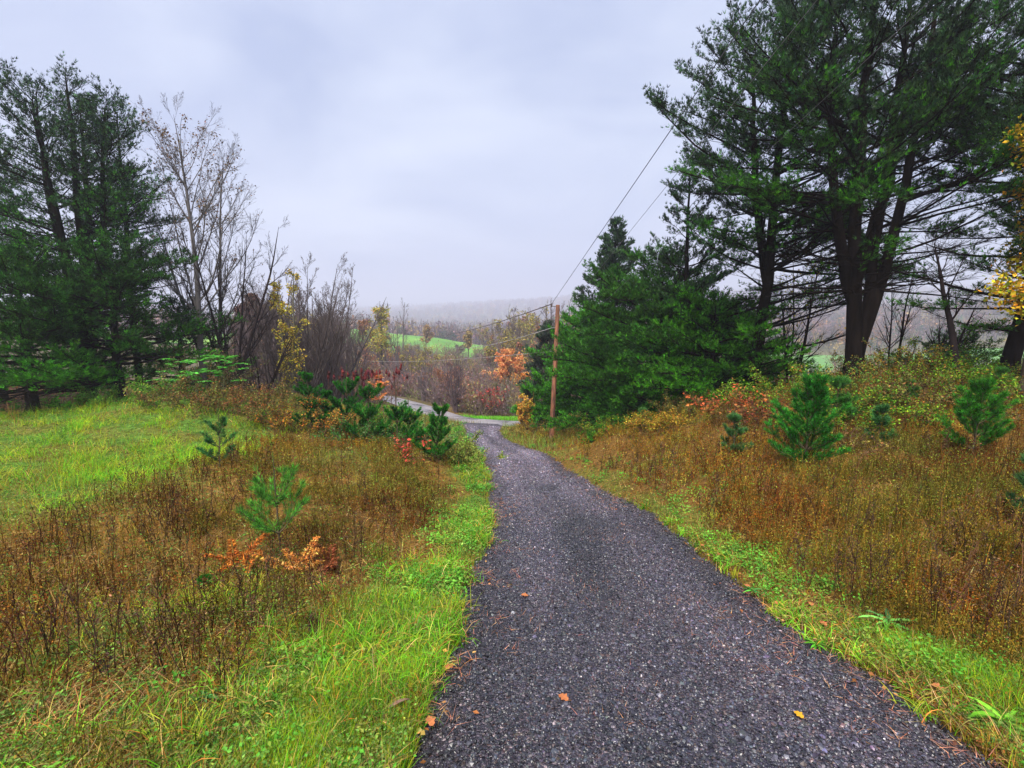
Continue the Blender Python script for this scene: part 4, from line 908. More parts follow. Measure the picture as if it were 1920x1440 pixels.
for sd, px, z, tp, n, rd, lb in ((251, 652, 21, 688, 6, REDD, 'sumac with dark red cones left in the group above the saplings'), (252, 690, 22, 684, 7, REDD, 'sumac with dark red cones in the middle above the saplings'),
                              (253, 722, 21.5, 690, 6, REDD, 'sumac with dark red cones right in the group above the saplings'), (254, 762, 47, 706, 9, REDB, 'red coned sumac patch just beyond the upper road'),
                              (255, 795, 47, 712, 9, REDB, 'bright red sumac patch beyond the right end of the upper road'), (256, 735, 48, 702, 8, REDB, 'dull red sumac patch beyond the left part of the upper road')):
    b = place(px, z); Ht = max(height(tp, z, b), 1.6) - .2; o = thing('sumac_shrub', b, lb, 'sumac', 'sumacs with red cones')
    w, c = sumac(sd, Ht, n, rd); w.obj('stems', M_TWIG, o)
    for q in c: q.obj('seed_cone', M_LEAF, o)
b = place(705, 20.0); o = thing('frond_sapling', b, 'young sumac with orange drooping leaves among the cones', 'sapling')
w, f = frond_plant(257, max(height(700, 20, b), 1.2), 7, .6, [(.55, .18, .06), (.6, .25, .08)], ls=.22, el=.9); w.obj('stem', M_TWIG, o); f.obj('leaves', M_LEAF, o)

# dried weeds that stand out one by one
def dry_weed(seed, Ht, n, col=(.035, .022, .018), lean=.15, tips=True, head=(.07, .04, .03)):
    r = rng(seed); w = Buf(); f = Buf()
    P = grow(r, np.concatenate([r.normal(0, .03, (n, 2)), np.zeros((n, 1))], 1), np.concatenate([r.normal(0, lean, (n, 2)), np.ones((n, 1))], 1), Ht * r.uniform(.7, 1.1, n), 8, .02, .06)
    tubes(w, P, (.0032 * np.linspace(1, .4, 8))[None] * np.ones((n, 1)), 4, col)
    i = np.repeat(np.arange(n), 12); q, d = along(P, i, r.uniform(.35, .99, len(i))); Q = grow(r, q, d * .6 + r.normal(0, .6, (len(i), 3)), Ht * r.uniform(.05, .16, len(i)), 3, .05, .2)
    tubes(w, Q, (.0015 * np.linspace(1, .5, 3))[None] * np.ones((len(i), 1)), 3, col)
    j = r.integers(0, len(Q), 40 * n); q, d = along(Q, j, r.uniform(0, .99, len(j))); leaves(f, r, q + r.normal(0, .008, q.shape), .016, pal(r, len(j), [col, head]), 0, .5)
    return w, f
DW = 'dead weed stalks standing alone'
for sd, px, z, h, n, c, lb in ((261, 1600, 3.75, .62, 4, (.03, .018, .015), 'dark dead weed stalks leaning over the right verge'), (262, 1640, 3.85, .5, 3, (.03, .02, .018), 'dark upright dead weed right of the leaning stalks'),
                            (263, 1595, 4.9, .8, 2, (.04, .025, .02), 'tall dark dead weed behind the right verge'), (264, 1675, 5.1, .75, 2, (.04, .022, .02), 'tall dark dead weed deeper in the right rough'),
                            (265, 1850, 3.6, .7, 3, (.03, .02, .015), 'blackish dead weed near the lower right edge'), (266, 320, 5.4, .75, 3, (.035, .02, .02), 'dark dead weeds left of the orange ferns'),
                            (267, 285, 5.1, .6, 3, (.035, .022, .02), 'dark leaning dead weed in the left rough'), (268, 210, 4.6, .5, 2, (.04, .025, .02), 'thin dead weed below the lawn'),
                            (269, 418, 5.6, .85, 1, (.04, .02, .02), 'single tall dark weed stalk above the deep orange fern'), (270, 590, 3.1, .2, 3, (.05, .03, .02), 'small dark dead weed in the foreground grass'),
                            (271, 215, 2.6, .28, 2, (.03, .02, .018), 'short black dead stalk in the lower left corner'), (272, 740, 5.6, .55, 2, (.05, .03, .02), 'thin brown dead stalks right of the nearest sapling')):
    b = place(px, z); o = thing('dead_weed', b, lb, 'dead weed', DW); w, f = dry_weed(sd, h, n, c, .28 if sd in (261, 267) else .12); w.obj('stalks', M_DRY, o); f.obj('shrivelled_leaves', M_DRY, o)
def straw_clump(px, z, h, label):
    r = rng(int(px)); b = place(px, z); f = Buf(); n = 9
    P = grow(r, np.concatenate([r.normal(0, .02, (n, 2)), np.zeros((n, 1))], 1), np.concatenate([r.normal(0, .12, (n, 2)), np.ones((n, 1))], 1), h * r.uniform(.7, 1.1, n), 5, -.02, .04)
    tubes(f, P, (.0035 * np.linspace(1, .4, 5))[None] * np.ones((n, 1)), 3, pal(r, n, [C_STRAW]))
    o = f.obj('straw_stalks', M_DRY); o.location = b; tag(o, label, 'dry grass')
straw_clump(108, 3.3, .30, 'pale straw stalks standing in the lower left rough')
straw_clump(22, 12.0, .5, 'pale tan grass tuft at the left end of the lawn')

# ------------------------------------------------------------------ utility pole and wires
def at(px, py, z):
    v = -(py - 720) / F * z
    return np.array([(px - 960) / F * z, z * math.cos(PITCH) + v * math.sin(PITCH), EYE + v * math.cos(PITCH) - z * math.sin(PITCH)])
PZ = 19.8
pb = np.array(place(1034, PZ)); pt = at(1046, 572, PZ)
po = thing('utility_pole', tuple(pb), 'leaning brown wooden utility pole beside the drive', 'utility pole')
d = pt - pb; b = Buf(); t = np.linspace(-.05, 1, 12)[:, None]
tubes(b, (d[None] * t)[None], np.linspace(.105, .082, 12)[None], 16, (.2, .1, .05))
tp = d; a = np.arange(16) * 2 * math.pi / 16
b.add(np.concatenate([[tp + [0, 0, .012]], tp + np.stack([np.cos(a) * .081, np.sin(a) * .081, a * 0], 1)]), [(0, 1 + i, 1 + (i + 1) % 16) for i in range(16)], (.2, .1, .05))
b.obj('pole', M_POLE, po, smooth=False)
u = nrm(d)
arm_e = at(1034, 574, PZ) - pb
b = Buf(); s = d - u * .07
tubes(b, np.array([[s, (s + arm_e) / 2 + [0, 0, .0], arm_e]]), np.array([[.022, .022, .02]]), 6, (.16, .16, .16)); b.obj('bracket', M_METAL, po)
b = Buf(); tubes(b, np.array([[arm_e + [0, 0, -.04], arm_e + [0, 0, .02], arm_e + [0, 0, .05], arm_e + [0, 0, .1]]]), np.array([[.02, .045, .03, .035]]), 8, (.10, .07, .06)); b.obj('insulator', M_METAL, po)
att = []
for f_ in (.83, .655):
    p = d * f_; bb = Buf(); e = p + np.array([-.2, -.05, 0]); tubes(bb, np.array([[p, e]]), np.array([[.02, .02]]), 6, (.2, .2, .2)); bb.obj('wire_clamp', M_METAL, po); att.append(pb + e)
def wire(label, P0, P1, sag, rad, col, ext=0):
    t = np.linspace(0, 1 + ext, 60)[:, None]; P = P0[None] * (1 - t) + P1[None] * t; P[:, 2] -= (4 * sag * t * (1 - t))[:, 0] * (t[:, 0] < 1)
    b = Buf(); o0 = P[0].copy(); tubes(b, (P - o0)[None], np.full((1, 60), rad), 5, col)
    o = b.obj('power_line', M_WIRE); o.location = o0; tag(o, label, 'power line', 'wires strung from the utility pole')
WT = pb + arm_e + np.array([0, 0, .08])
wire('topmost wire climbing from the pole over the drive to the upper right', WT, at(1425, 0, 6.0), 0, .008, (.05, .05, .06), .9)
wire('middle wire climbing from the pole across the tall pines', att[0], at(1528, 5, 6.4), 0, .0045, (.12, .12, .13), .9)
wire('lowest wire climbing from the pole across the big dark pine', att[1], at(1746, 0, 7.2), 0, .0045, (.10, .10, .11), .6)
wire('thick dark wire dropping from the pole top into the valley on the left', WT, at(790, 629, 62), 0.5, .022, (.09, .07, .07))
wire('pale wire leaving the pole toward the left below the thick one', att[0], at(850, 652, 58), .35, .017, (.30, .28, .27))
wire('lowest thin wire leaving the pole to the left over the thicket', att[1], at(640, 672, 55), .4, .012, (.25, .23, .22))

# ------------------------------------------------------------------ ground cover
def pts(r, n, y0, y1, xlim, power=1.6, wide=1.12, pad=1.0):
    """points on the ground, denser near the viewer's end of the slope"""
    u = r.uniform(0, 1, n); q = 1 - power
    y = (y0 ** q + u * (y1 ** q - y0 ** q)) ** (1 / q)
    x = r.uniform(-1, 1, n) * (wide * y + pad)
    k = (x > xlim[0]) & (x < xlim[1]); return x[k], y[k]
def blades(buf, r, x, y, h, w, col, lean=.5, m=3, z=None, curl=.25, droop=.5):
    n = len(x); z = H(x, y) if z is None else z
    az = r.uniform(0, 2 * math.pi, n); le = r.uniform(.1, 1, n) * lean
    D = np.stack([np.cos(az) * le, np.sin(az) * le, np.ones(n)], 1); P = np.empty((n, m + 1, 3)); P[:, 0] = np.stack([x, y, z - .015], 1); d = nrm(D)
    for k in range(1, m + 1):
        P[:, k] = P[:, k - 1] + d * (h / m)[:, None]; d = nrm(d + np.stack([np.cos(az), np.sin(az), -np.ones(n) * droop], 1) * (curl * k) * r.uniform(.3, 1.5, (n, 1)))
    side = np.stack([-np.sin(az), np.cos(az), np.zeros(n)], 1); side = nrm(side + r.normal(0, .5, (n, 3)))
    ws = np.linspace(1, .45, m)
    V = np.empty((n, 2 * m + 1, 3))
    for k in range(m):
        V[:, 2 * k] = P[:, k] - side * (w * ws[k] * .5)[:, None]; V[:, 2 * k + 1] = P[:, k] + side * (w * ws[k] * .5)[:, None]
    V[:, 2 * m] = P[:, m]; f = []
    for k in range(m - 1): f += [(2 * k, 2 * k + 1, 2 * k + 3), (2 * k, 2 * k + 3, 2 * k + 2)]
    f.append((2 * m - 2, 2 * m - 1, 2 * m)); f = np.array(f)
    buf.add(V.reshape(-1, 3), (f[None] + (np.arange(n) * (2 * m + 1))[:, None, None]).reshape(-1, 3), np.repeat(col, 2 * m + 1, 0))

def mixc(r, g, x, y, forest=None):
    """colour of whatever sprouts at a spot: green where lush, tawny elsewhere"""
    n = len(x)
    green = pal(r, n, [G_BRIGHT, G_YEL, (.09, .22, .02), G_OLIVE], [.36, .28, .22, .14])
    dry = pal(r, n, [G_OLIVE, C_STRAW * .8, C_BROWN, C_RUSSET, C_OCHRE], [.28, .15, .22, .15, .20])
    k = r.uniform(size=n) < g
    return np.where(k[:, None], green, dry * np.array([.8, .74, .6]))
def cover():
    r = rng(901)
    # 1 short grass and sprouts everywhere off the drive
    b = Buf(); x, y = pts(r, 430000, 1.1, 30, (-24, 24), 1.75); k = ~on_drive(x, y, -.03); x = x[k]; y = y[k]
    g, forest, n1, n2, lawn, verge = green_w(x, y)
    keep = r.uniform(size=len(x)) < np.clip(.35 + .65 * g - .3 * forest, .08, 1); x = x[keep]; y = y[keep]; g = g[keep]; n2 = n2[keep]; lawn = lawn[keep]
    lod = 1 + y / 9
    tuft = sstep(.35, .75, fbm(x * 2.3, y * 2.3, 151))
    h = (.025 + .05 * r.uniform(size=len(x)) + .05 * g * n2 + .16 * lawn * tuft ** 2 + .07 * tuft) * (1 + y / 25); w = (.0022 + .0018 * r.uniform(size=len(x))) * lod
    blades(b, r, x, y, h, w, mixc(r, np.clip(g * .92 + .10, 0, 1), x, y), .9, 2)
    tag(b.obj('grass', M_GRASS), 'short green and tawny grass covering both banks', kind='stuff')
    # 2 small leaves: weeds, moss, litter
    b = Buf(); x, y = pts(r, 480000, 1.1, 30, (-24, 24), 1.75); k = ~on_drive(x, y, .0); x = x[k]; y = y[k]
    g, forest, n1, n2, lawn, verge = green_w(x, y); n = len(x)
    clump = fbm(x * 3.1, y * 3.1, 91)
    green = pal(r, n, [(.10, .2, .03), (.07, .15, .025), (.15, .24, .05), (.19, .21, .035)], [.35, .25, .2, .2])
    dry = pal(r, n, [(.26, .15, .05), (.18, .10, .03), (.10, .045, .02), (.32, .13, .025), (.19, .16, .03), (.36, .26, .12)], [.2, .25, .2, .12, .15, .08])
    kk = r.uniform(size=n) < np.clip(.16 + .7 * g + (clump > .56) * .45 * (x < 0) + (clump > .6) * .25, 0, .95) * (1 - .7 * forest)
    col = np.where(kk[:, None], green, dry * np.array([.8, .74, .6])); up = np.where(kk, r.uniform(.005, .07, n), r.uniform(.0, .03, n))
    s = (.007 + .012 * r.uniform(size=n) ** 1.8) * (1 + y / 7)
    leaves(b, r, np.stack([x, y, H(x, y) + up * (1 + y / 20)], 1), s, col, .55, .6)
    ye = 1.3 * (15 / 1.3) ** r.uniform(0, 1, 420); se = r.uniform(size=420) < .4; oe = np.abs(r.normal(0, .16, 420)); xe = np.where(se, drive_l(ye) + oe - .1, drive_r(ye) - oe + .12)
    leaves(b, r, np.stack([xe, ye, H(xe, ye) + .035], 1), .024 * (1 + ye / 14), pal(r, 420, [(.26, .10, .03), (.16, .07, .03), (.36, .20, .06), (.09, .05, .03)]), .8, .7)
    tag(b.obj('leaf_litter', M_LEAF), 'small weed leaves and brown litter between the grasses', kind='stuff')
    # 3 straw lying about
    b = Buf(); x, y = pts(r, 42000, 1.1, 14, (-14, 14), 1.7); k = ~on_drive(x, y, .0); x = x[k]; y = y[k]; n = len(x)
    blades(b, r, x, y, r.uniform(.06, .22, n), .0022 * (1 + y / 6), pal(r, n, [C_STRAW, C_STRAW * .7, (.3, .25, .1), (.2, .13, .07)]), 4.5, 2, H(x, y) + .03, .2)
    tag(b.obj('straw', M_DRY), 'dead straw lying across the rough', kind='stuff')
    # 4 standing dry weeds, thick on the right bank and in the left middle ground
    st = Buf(); lf = Buf(); x, y = pts(r, 78000, 1.6, 27, (-12, 16), 1.3, 1.1, .5)
    g, forest, n1, n2, lawn, verge = green_w(x, y)
    dens = np.where(x > 0, sstep(.30, .85, x - drive_r(y) - .55 * (n2 - .5)), (.28 + .5 * sstep(3.6, 6.0, y + x * .15)) * sstep(.4, 1.1, drive_l(y) - x) * (1 - lawn) * .8)
    dens *= (1 - .75 * forest) * (1 - verge * .7) * (.12 + 1.4 * sstep(.32, .62, fbm(x * 1.5, y * 1.5, 95))) * np.clip(y / 6, .35, 1)
    k = (r.uniform(size=len(x)) < dens) & ~on_drive(x, y, .1); x = x[k]; y = y[k]; n = len(x)
    h = (r.uniform(.12, .34, n) * (.5 + 1.0 * fbm(x * 1.3, y * 1.3, 97)) + .3 * (r.uniform(size=n) < .05)) * np.where(x > 0, 1.05, .85)
    P = grow(r, np.stack([x, y, H(x, y) - .02], 1), np.concatenate([r.normal(0, .16, (n, 2)), np.ones((n, 1))], 1), h, 4, .0, .10)
    patch = fbm(x * .5, y * .5, 99)[:, None]; ochre = sstep(7, 14, y)[:, None]
    tone = pal(r, n, [(.19, .07, .02), (.34, .115, .022), (.08, .035, .015), (.46, .25, .045)], [.3, .32, .15, .23])
    tone = tone * (1 - .5 * ochre) + pal(r, n, [(.50, .30, .03), (.38, .17, .02), (.28, .25, .03)]) * .5 * ochre
    pa = sstep(.48, .60, fbm(x * .55 + 3, y * .55, 161))[:, None]; pb_ = (1 - .6 * (x > 0))[:, None] * sstep(.50, .62, fbm(x * .75 + 30, y * .75, 163))[:, None]
    tone = tone * (1 - .62 * pa) + pal(r, n, [(.075, .035, .018), (.12, .05, .02)], None, .2) * .62 * pa
    tone = tone * (1 - .45 * pb_) + pal(r, n, [(.30, .25, .04), (.18, .21, .03), (.46, .30, .05)], None, .2) * .45 * pb_
    gp = (sstep(.55, .66, fbm(x * .9 + 50, y * .9, 191)) * .38)[:, None]; tone = tone * (1 - gp) + pal(r, n, [(.14, .20, .03), (.22, .24, .04)], None, .2) * gp
    tone = tone * np.array([.66, .66, .5]) * (.55 + .9 * fbm(x * 2.4, y * 2.4, 181))[:, None]
    tubes(st, P, (.0017 * (1 + y / 4.5))[:, None] * np.array([1, .85, .7, .4])[None], 3, tone * .8)
    # taller dark stalks standing over the rest
    nt_ = 1500; xt, yt = pts(r, nt_, 2.2, 16, (-10, 14), 1.2, 1.05, .3); ft = green_w(xt, yt)
    kt = ~on_drive(xt, yt, .25) & (ft[1] < .5) & (ft[4] < .3) & (ft[5] < .6) & (fbm(xt * 1.1, yt * 1.1, 171) > np.where(xt < 0, .52, .44)) & ((xt > 0) | (r.uniform(size=len(xt)) < .75)); xt = xt[kt]; yt = yt[kt]; nt_ = len(xt)
    ht_ = r.uniform(.28, .62, nt_); Pt = grow(r, np.stack([xt, yt, H(xt, yt) - .02], 1), np.concatenate([r.normal(0, .14, (nt_, 2)), np.ones((nt_, 1))], 1), ht_, 6, .0, .06)
    tc_ = pal(r, nt_, [(.07, .038, .022), (.12, .06, .03), (.045, .026, .018)]); tubes(st, Pt, (.0026 * (1 + yt / 9))[:, None] * np.linspace(1, .5, 6)[None], 3, tc_)
    jt = np.repeat(np.arange(nt_), 10); qt, dt = along(Pt, jt, r.uniform(.35, .97, len(jt))); Qt = grow(r, qt, dt + r.normal(0, .6, (len(jt), 3)), ht_[jt] * r.uniform(.08, .22, len(jt)), 3, .06, .15)
    tubes(st, Qt, (.0014 * (1 + yt / 7))[jt][:, None] * np.array([1, .8, .5])[None], 3, tc_[jt])
    leaves(lf, r, np.repeat(Qt[:, -1], 3, 0) + r.normal(0, .012, (len(jt) * 3, 3)), np.repeat(.011 * (1 + yt[jt] / 6), 3), pal(r, len(jt) * 3, [(.09, .05, .025), (.16, .09, .04), (.05, .03, .02)]), .1, .6)
    K = 15; j = np.repeat(np.arange(n), K); q, d = along(P, j, r.uniform(.25, .99, len(j)))
    q = q + r.normal(0, .012, q.shape) * (1 + y[j] / 8)[:, None]
    lc = np.where(r.uniform(size=(len(j), 1)) < .10 + .22 * (patch[j] > .55), pal(r, len(j), [(.20, .22, .025), (.12, .17, .02)]), tone[j] * r.uniform(.75, 1.3, (len(j), 1)))
    leaves(lf, r, q, .012 * (1 + y[j] / 5.5), np.clip(lc, 0, .42), .1, .42)
    tag(st.obj('dry_weed_stems', M_DRY), 'standing russet stems of dead weeds on both banks', kind='stuff')
    tag(lf.obj('dry_weed_leaves', M_DRY), 'shrivelled brown and olive leaves of the dead weeds', kind='stuff')
    # 5 long bright verge grass in tufts
    b = Buf(); y = rng(7).uniform(1.1, 16, 2600) ; r2 = rng(8)
    y = 1.1 * (16 / 1.1) ** r2.uniform(0, 1, 1500); side = r2.uniform(size=1500) < .6
    off = np.abs(r2.normal(0, 1, 1500)) * np.where(side, .38 + .35 * sstep(6, 2, y), .30 + .2 * sstep(6, 2, y)) - .06
    x = np.where(side, drive_l(y) - off, drive_r(y) + off)
    k = r2.uniform(size=1500) < np.where(side, .95, .6 * sstep(9, 4, y)) * sstep(.3, .6, fbm(x * 1.2, y * 1.2, 101)); x = x[k]; y = y[k]; side = side[k]
    nb = 26; i = np.repeat(np.arange(len(x)), nb); sc = r2.uniform(.6, 1.15, len(x)) * np.where(side, 1, .75)
    xx = x[i] + r2.normal(0, .035, len(i)); yy = y[i] + r2.normal(0, .035, len(i)); hh = r2.uniform(.10, .25, len(i)) * sc[i]
    tc = pal(r2, len(x), [(.11, .34, .012), (.15, .40, .018), (.29, .34, .02), (.05, .16, .012)], [.35, .25, .2, .2], .2)[i]
    tc = np.where(r2.uniform(size=(len(i), 1)) < .24, pal(r2, len(i), [C_STRAW, (.36, .34, .07), C_RUSSET]), tc * r2.uniform(.75, 1.2, (len(i), 1)))
    blades(b, r2, xx, yy, hh, .0042 * (1 + yy / 8), tc, .75, 5, None, .14, .7)
    tag(b.obj('verge_grass', M_GRASS), 'long bright green grass arching along the edges of the drive', kind='stuff')
    # 6 lush tussocks in the lower left and on the lawn
    b = Buf(); x, y = pts(r, 42000, 1.2, 14.5, (-16, 1), 1.35); g, forest, n1, n2, lawn, verge = green_w(x, y)
    w1 = np.maximum(lawn * 1.6 * sstep(.35, .65, fbm(x * 1.4, y * 1.4, 155)), (fbm(x * .9, y * .9, 103) > .66) * sstep(4.2, 2.5, y) * .5)
    k = (r.uniform(size=len(x)) < w1 * .5) & ~on_drive(x, y, .1) & (forest < .4); x = x[k]; y = y[k]; nb = 12; i = np.repeat(np.arange(len(x)), nb)
    xx = x[i] + r.normal(0, .05, len(i)); yy = y[i] + r.normal(0, .05, len(i))
    tc = pal(r, len(x), [(.18, .48, .012), (.34, .48, .015), (.10, .34, .02), (.42, .44, .03)], None, .15)[i] * r.uniform(.8, 1.2, (len(i), 1))
    blades(b, r, xx, yy, r.uniform(.10, .32, len(i)), .003 * (1 + yy / 6), tc, 1.1, 3, None, .3, .8)
    tag(b.obj('tussock_grass', M_GRASS), 'soft bright tussocks of the lawn and the near left bank', kind='stuff')
    # 7 broad-leaved forbs along the verges
    b = Buf(); y = 1.3 * (22 / 1.3) ** r.uniform(0, 1, 1700); sd = r.uniform(size=1700) < .5
    x = np.where(sd, drive_l(y) - np.abs(r.normal(0, .45, 1700)) - .02, drive_r(y) + np.abs(r.normal(0, .5, 1700)) + .02)
    k = r.uniform(size=1700) < sstep(.4, .65, fbm(x * 1.5, y * 1.5, 107)) * np.where(sd, 1, .3 + .7 * sstep(9, 4, y)); x = x[k]; y = y[k]; i = np.repeat(np.arange(len(x)), 24)
    q = np.stack([x[i] + r.normal(0, .05, len(i)), y[i] + r.normal(0, .05, len(i)), H(x, y)[i] + r.uniform(.02, .13, len(i))], 1)
    leaves(b, r, q, .019 * (1 + y[i] / 8), pal(r, len(x), [(.10, .32, .03), (.15, .36, .04), (.08, .22, .03), (.2, .3, .04)], None, .15)[i], .5, .6)
    tag(b.obj('verge_weeds', M_LEAF), 'low leafy green weeds edging the drive', kind='stuff')
    # 8 bright strip of grass beyond the junction and rough grass on the far banks
    b = Buf(); x = r.uniform(-9, 7, 26000); y = 30.3 + .08 * x + r.normal(0, .75, len(x)); k = road_d(x, y) > RW; x = x[k]; y = y[k]
    blades(b, r, x, y, r.uniform(.08, .2, len(x)), np.full(len(x), .02), pal(r, len(x), [(.12, .5, .02), (.18, .52, .03)], None, .12), .8, 2)
    x = r.uniform(-16, 12, 60000); y = r.uniform(15, 30, 60000); k = ~on_drive(x, y, .0); x = x[k]; y = y[k]; n2 = fbm(x * .5, y * .5, 111)[:, None]
    c = np.where(n2 + r.normal(0, .08, n2.shape) > .55, pal(r, len(x), [(.14, .3, .03), (.2, .3, .05)]), pal(r, len(x), [(.26, .2, .05), (.18, .15, .05), (.24, .12, .05)]))
    blades(b, r, x, y, r.uniform(.12, .4, len(x)), np.full(len(x), .014), c, .6, 2)
    tag(b.obj('bank_grass', M_GRASS), 'rough grass on the banks around the road junction', kind='stuff')
cover()

# stones, needles and leaves on the drive
def stones():
    r = rng(951); b = Buf()
    T = np.array([(1, 0, 0), (.2, .9, .1), (-.9, .35, 0), (-.6, -.8, .05), (.5, -.85, 0), (.1, 0, .75), (-.3, .2, .6), (0, 0, -.6)])
    Fs = np.array([(0, 1, 5), (1, 6, 5), (1, 2, 6), (2, 3, 6), (3, 5, 6), (3, 4, 5), (4, 0, 5), (1, 0, 7), (2, 1, 7), (3, 2, 7), (4, 3, 7), (0, 4, 7)])
    n = 190000; y = 1.0 * (25 / 1.0) ** (r.uniform(0, 1, n) ** .95); t = r.uniform(0, 1, n); e = r.normal(0, .05, n)
    x = drive_l(y) * (1 - t) + drive_r(y) * t + e
    z = H(x, y) + .012 + .03 * 4 * np.clip(t * (1 - t), 0, 1) - .05 * np.abs(2 * t - 1) ** 8 + r.uniform(-.002, .004, n)
    s = (.0035 + .0045 * r.uniform(size=n) ** 1.5 + .006 * (r.uniform(size=n) < .04)) * (1 + y / 12)
    xx, dd, zz = rot_frames(r, n, .75)
    col = pal(r, n, [(.035, .036, .05), (.065, .065, .088), (.10, .10, .13), (.05, .045, .055), (.12, .085, .08), (.2, .2, .22), (.55, .53, .52)], [.31, .27, .15, .13, .08, .04, .004], .25)
    ed = (sstep(.36, .5, np.abs(t - .5) + .06 * (fbm(x * 3, y * 3, 201) - .5)))[:, None]; col = col * (1 - .35 * ed) + np.array([.055, .04, .03]) * .6 * ed
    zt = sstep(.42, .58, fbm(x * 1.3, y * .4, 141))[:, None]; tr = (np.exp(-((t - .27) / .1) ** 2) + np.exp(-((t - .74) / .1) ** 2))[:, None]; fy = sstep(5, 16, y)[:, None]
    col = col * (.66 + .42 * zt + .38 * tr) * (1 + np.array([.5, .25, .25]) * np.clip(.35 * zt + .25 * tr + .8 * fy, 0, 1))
    col = col * np.array([.93, .98, 1.03]) * (.43 + .62 * fy)  # fy pales the far stones: grazing sky reflection put into their colour
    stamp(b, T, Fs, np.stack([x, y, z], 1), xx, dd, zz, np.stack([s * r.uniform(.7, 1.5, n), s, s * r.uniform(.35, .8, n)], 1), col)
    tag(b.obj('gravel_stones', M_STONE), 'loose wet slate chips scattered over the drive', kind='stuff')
    b = Buf(); n = 3400; y = 1.2 * (14 / 1.2) ** r.uniform(0, 1, n); t = r.uniform(.0, 1, n); x = drive_l(y) * (1 - t) + drive_r(y) * t
    k = fbm(x * 2.2, y * 2.2, 121) + .12 * (np.abs(t - .5) > .42) > .56; x = x[k]; y = y[k]; n = len(x)
    x = np.repeat(x, 3) + r.normal(0, .02, n * 3); y = np.repeat(y, 3) + r.normal(0, .02, n * 3)
    blades(b, r, x, y, r.uniform(.04, .09, n * 3), .0018 * (1 + y / 5), pal(r, n * 3, [(.3, .11, .06), (.22, .09, .06), (.38, .2, .1)]), 9, 2, H(x, y) + .045, .1)
    tag(b.obj('needle_litter', M_NEEDLE_LITTER), 'reddish fallen pine needles drifted on the gravel', kind='stuff')
stones()
def oak_leaf(name, px, z, size, col, label, group, rz, lift=.05):
    b0 = place(px, z); r = rng(int(px * 7 + z * 11)); b = Buf()
    n = 15; t = np.linspace(0, 1, n); w = np.sin(np.pi * t ** .8) * (.34 + .10 * np.sin(t * 19)) + .015; zc = .10 * np.sin(t * 3) + .0
    L = np.stack([-w, t, zc + .12 * w], 1); Rr2 = np.stack([w, t, zc + .12 * w], 1); Mm = np.stack([0 * t, t, zc], 1)
    V = np.concatenate([L, Mm, Rr2]) * size; f = []
    for i in range(n - 1): f += [(i, n + i, n + i + 1), (i, n + i + 1, i + 1), (n + i, 2 * n + i, 2 * n + i + 1), (n + i, 2 * n + i + 1, n + i + 1)]
    b.add(V, f, pal(r, len(V), [col], None, .08)); o = thing(name, (b0[0], b0[1], b0[2] + lift), label, 'leaf', group, rz)
    b.obj('blade', M_LEAF, o); s = Buf(); tubes(s, np.array([[(0, -.3 * size, .01), (0, 0, 0), (0, .9 * size, .002)]]), np.array([[.0012, .0015, .0006]]), 4, (.2, .1, .04)); s.obj('stalk', M_DRY, o)
oak_leaf('fallen_leaf', 1505, 2.35, .05, (.70, .36, .03), 'yellow orange fallen leaf lying alone on the dark gravel', None, .5)
OR = (.5, .18, .07)
for px, z, rz, lb in ((1322, 5.35, 1.2, 'orange brown leaf at the right edge of the drive, farthest up'), (1352, 5.1, 2.0, 'orange brown leaf just below the farthest one on the right edge'), (1405, 4.25, .4, 'rusty leaf on the right edge of the gravel beside a dark tuft'),
                      (1462, 3.9, 1.7, 'rusty leaf at the middle of the right drive edge'), (1520, 3.9, 2.6, 'rusty leaf half in the grass right of the drive'), (1548, 3.45, .1, 'pale brown leaf where the right verge bulges'),
                      (1770, 2.6, 1.0, 'tan leaf in the grass of the lower right verge'), (905, 5.9, .3, 'small orange leaf beside the left clump of weeds'), (990, 3.9, 1.4, 'tiny orange leaf near the middle of the drive'),
                      (1065, 2.45, .9, 'pale orange curled leaf on the gravel below the middle'), (850, 2.75, 2.4, 'orange leaf at the left edge of the gravel'), (812, 2.2, .6, 'red orange leaf among the grass at the lower left drive edge')):
    oak_leaf('fallen_leaf', px, z, .06, OR, lb, 'fallen leaves along the drive', rz, .045)
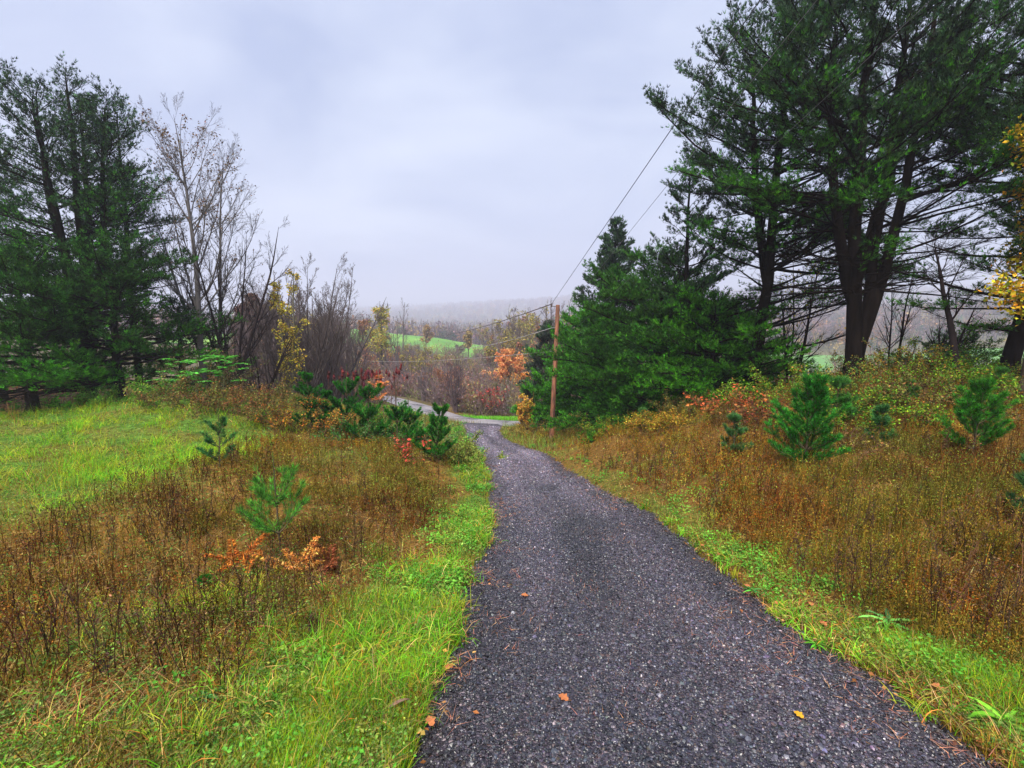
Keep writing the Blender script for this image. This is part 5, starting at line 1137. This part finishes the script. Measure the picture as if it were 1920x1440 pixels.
# leafy weed, lower right, and dock leaves, lower left
def rosette(name, px, z, n, L, col, label, el=.75, wid=.17):
    b0 = place(px, z); r = rng(int(px)); b = Buf(); s = Buf(); az = np.arange(n) * 2.4 + r.uniform(-.3, .3, n); e = r.uniform(.3, 1, n) * el
    D = np.stack([np.cos(az) * np.cos(e), np.sin(az) * np.cos(e), np.sin(e)], 1); LL = L * r.uniform(.6, 1.1, n); m = 7
    P = grow(r, np.zeros((n, 3)), D, LL, m, -.14, .04); t = np.linspace(0, 1, m); w = (np.sin(np.pi * np.clip(t * .92 + .06, 0, 1)) ** .8) * wid
    side = nrm(np.cross(D, [0, 0, 1.])); up = np.cross(side, D)
    V = np.stack([P - side[:, None] * (w[None] * LL[:, None])[..., None] * .5 + up[:, None] * .01, P, P + side[:, None] * (w[None] * LL[:, None])[..., None] * .5 + up[:, None] * .01], 2)
    q = []
    for k in range(m - 1):
        for c in range(2): a0 = k * 3 + c; q += [(a0, a0 + 1, a0 + 4), (a0, a0 + 4, a0 + 3)]
    q = np.array(q); b.add(V.reshape(-1, 3), (q[None] + (np.arange(n) * m * 3)[:, None, None]).reshape(-1, 3), np.repeat(pal(r, n, col), m * 3, 0))
    o = thing(name, (b0[0], b0[1], b0[2] + .03), label, 'weed'); b.obj('leaves', M_LEAF, o)
    tubes(s, np.array([[(0, 0, -.03), (0, 0, .02)]]), np.array([[.006, .004]]), 5, (.12, .15, .04)); s.obj('stem', M_DRY, o)
rosette('leafy_weed', 1880, 2.35, 26, .17, [(.10, .28, .02), (.14, .34, .03)], 'bright green long-leaved weed in the lower right corner')
rosette('dock_plant', 722, 2.3, 11, .13, [(.22, .24, .06), (.3, .2, .08), (.36, .2, .12)], 'faded dock with pinkish tan leaves at the lower left drive edge')
rosette('leafy_weed', 1530, 3.15, 16, .09, [(.08, .24, .02), (.11, .28, .02)], 'small bright leafy weed at the right edge of the gravel')
rosette('leafy_weed', 1410, 4.2, 12, .11, [(.06, .26, .04), (.08, .3, .05)], 'dark green leafy tuft growing out of the right drive edge')
rosette('leafy_weed', 1665, 3.5, 14, .2, [(.12, .38, .07), (.15, .42, .08)], 'light green leafy weed right of the leaning dead stalks')
rosette('leafy_weed', 385, 2.35, 14, .1, [(.08, .3, .06), (.1, .34, .08)], 'fresh green leafy weed in the lower left foreground')

# ------------------------------------------------------------------ haze
def haze():
    x0, x1, y0, y1, z0, z1 = -3600, 3600, -60, 3100, -40, 150
    me = bpy.data.meshes.new('haze')
    v = [(x, y, z) for x in (x0, x1) for y in (y0, y1) for z in (z0, z1)]
    me.from_pydata(v, [], [(0, 1, 3, 2), (4, 6, 7, 5), (0, 4, 5, 1), (2, 3, 7, 6), (0, 2, 6, 4), (1, 5, 7, 3)])
    m, n, l = newmat('valley_haze'); n.clear(); o = n.new('ShaderNodeOutputMaterial'); p = n.new('ShaderNodeVolumePrincipled')
    p.inputs['Color'].default_value = (.76, .79, .93, 1); p.inputs['Density'].default_value = .0011; p.inputs['Anisotropy'].default_value = .2
    l.new(p.outputs[0], o.inputs['Volume']); me.materials.append(m)
    ob = bpy.data.objects.new('haze', me); COL.objects.link(ob); tag(ob, 'pale lavender mist hanging over the valley and hills', kind='stuff')
import os
if not os.environ.get('NOHAZE'): haze()
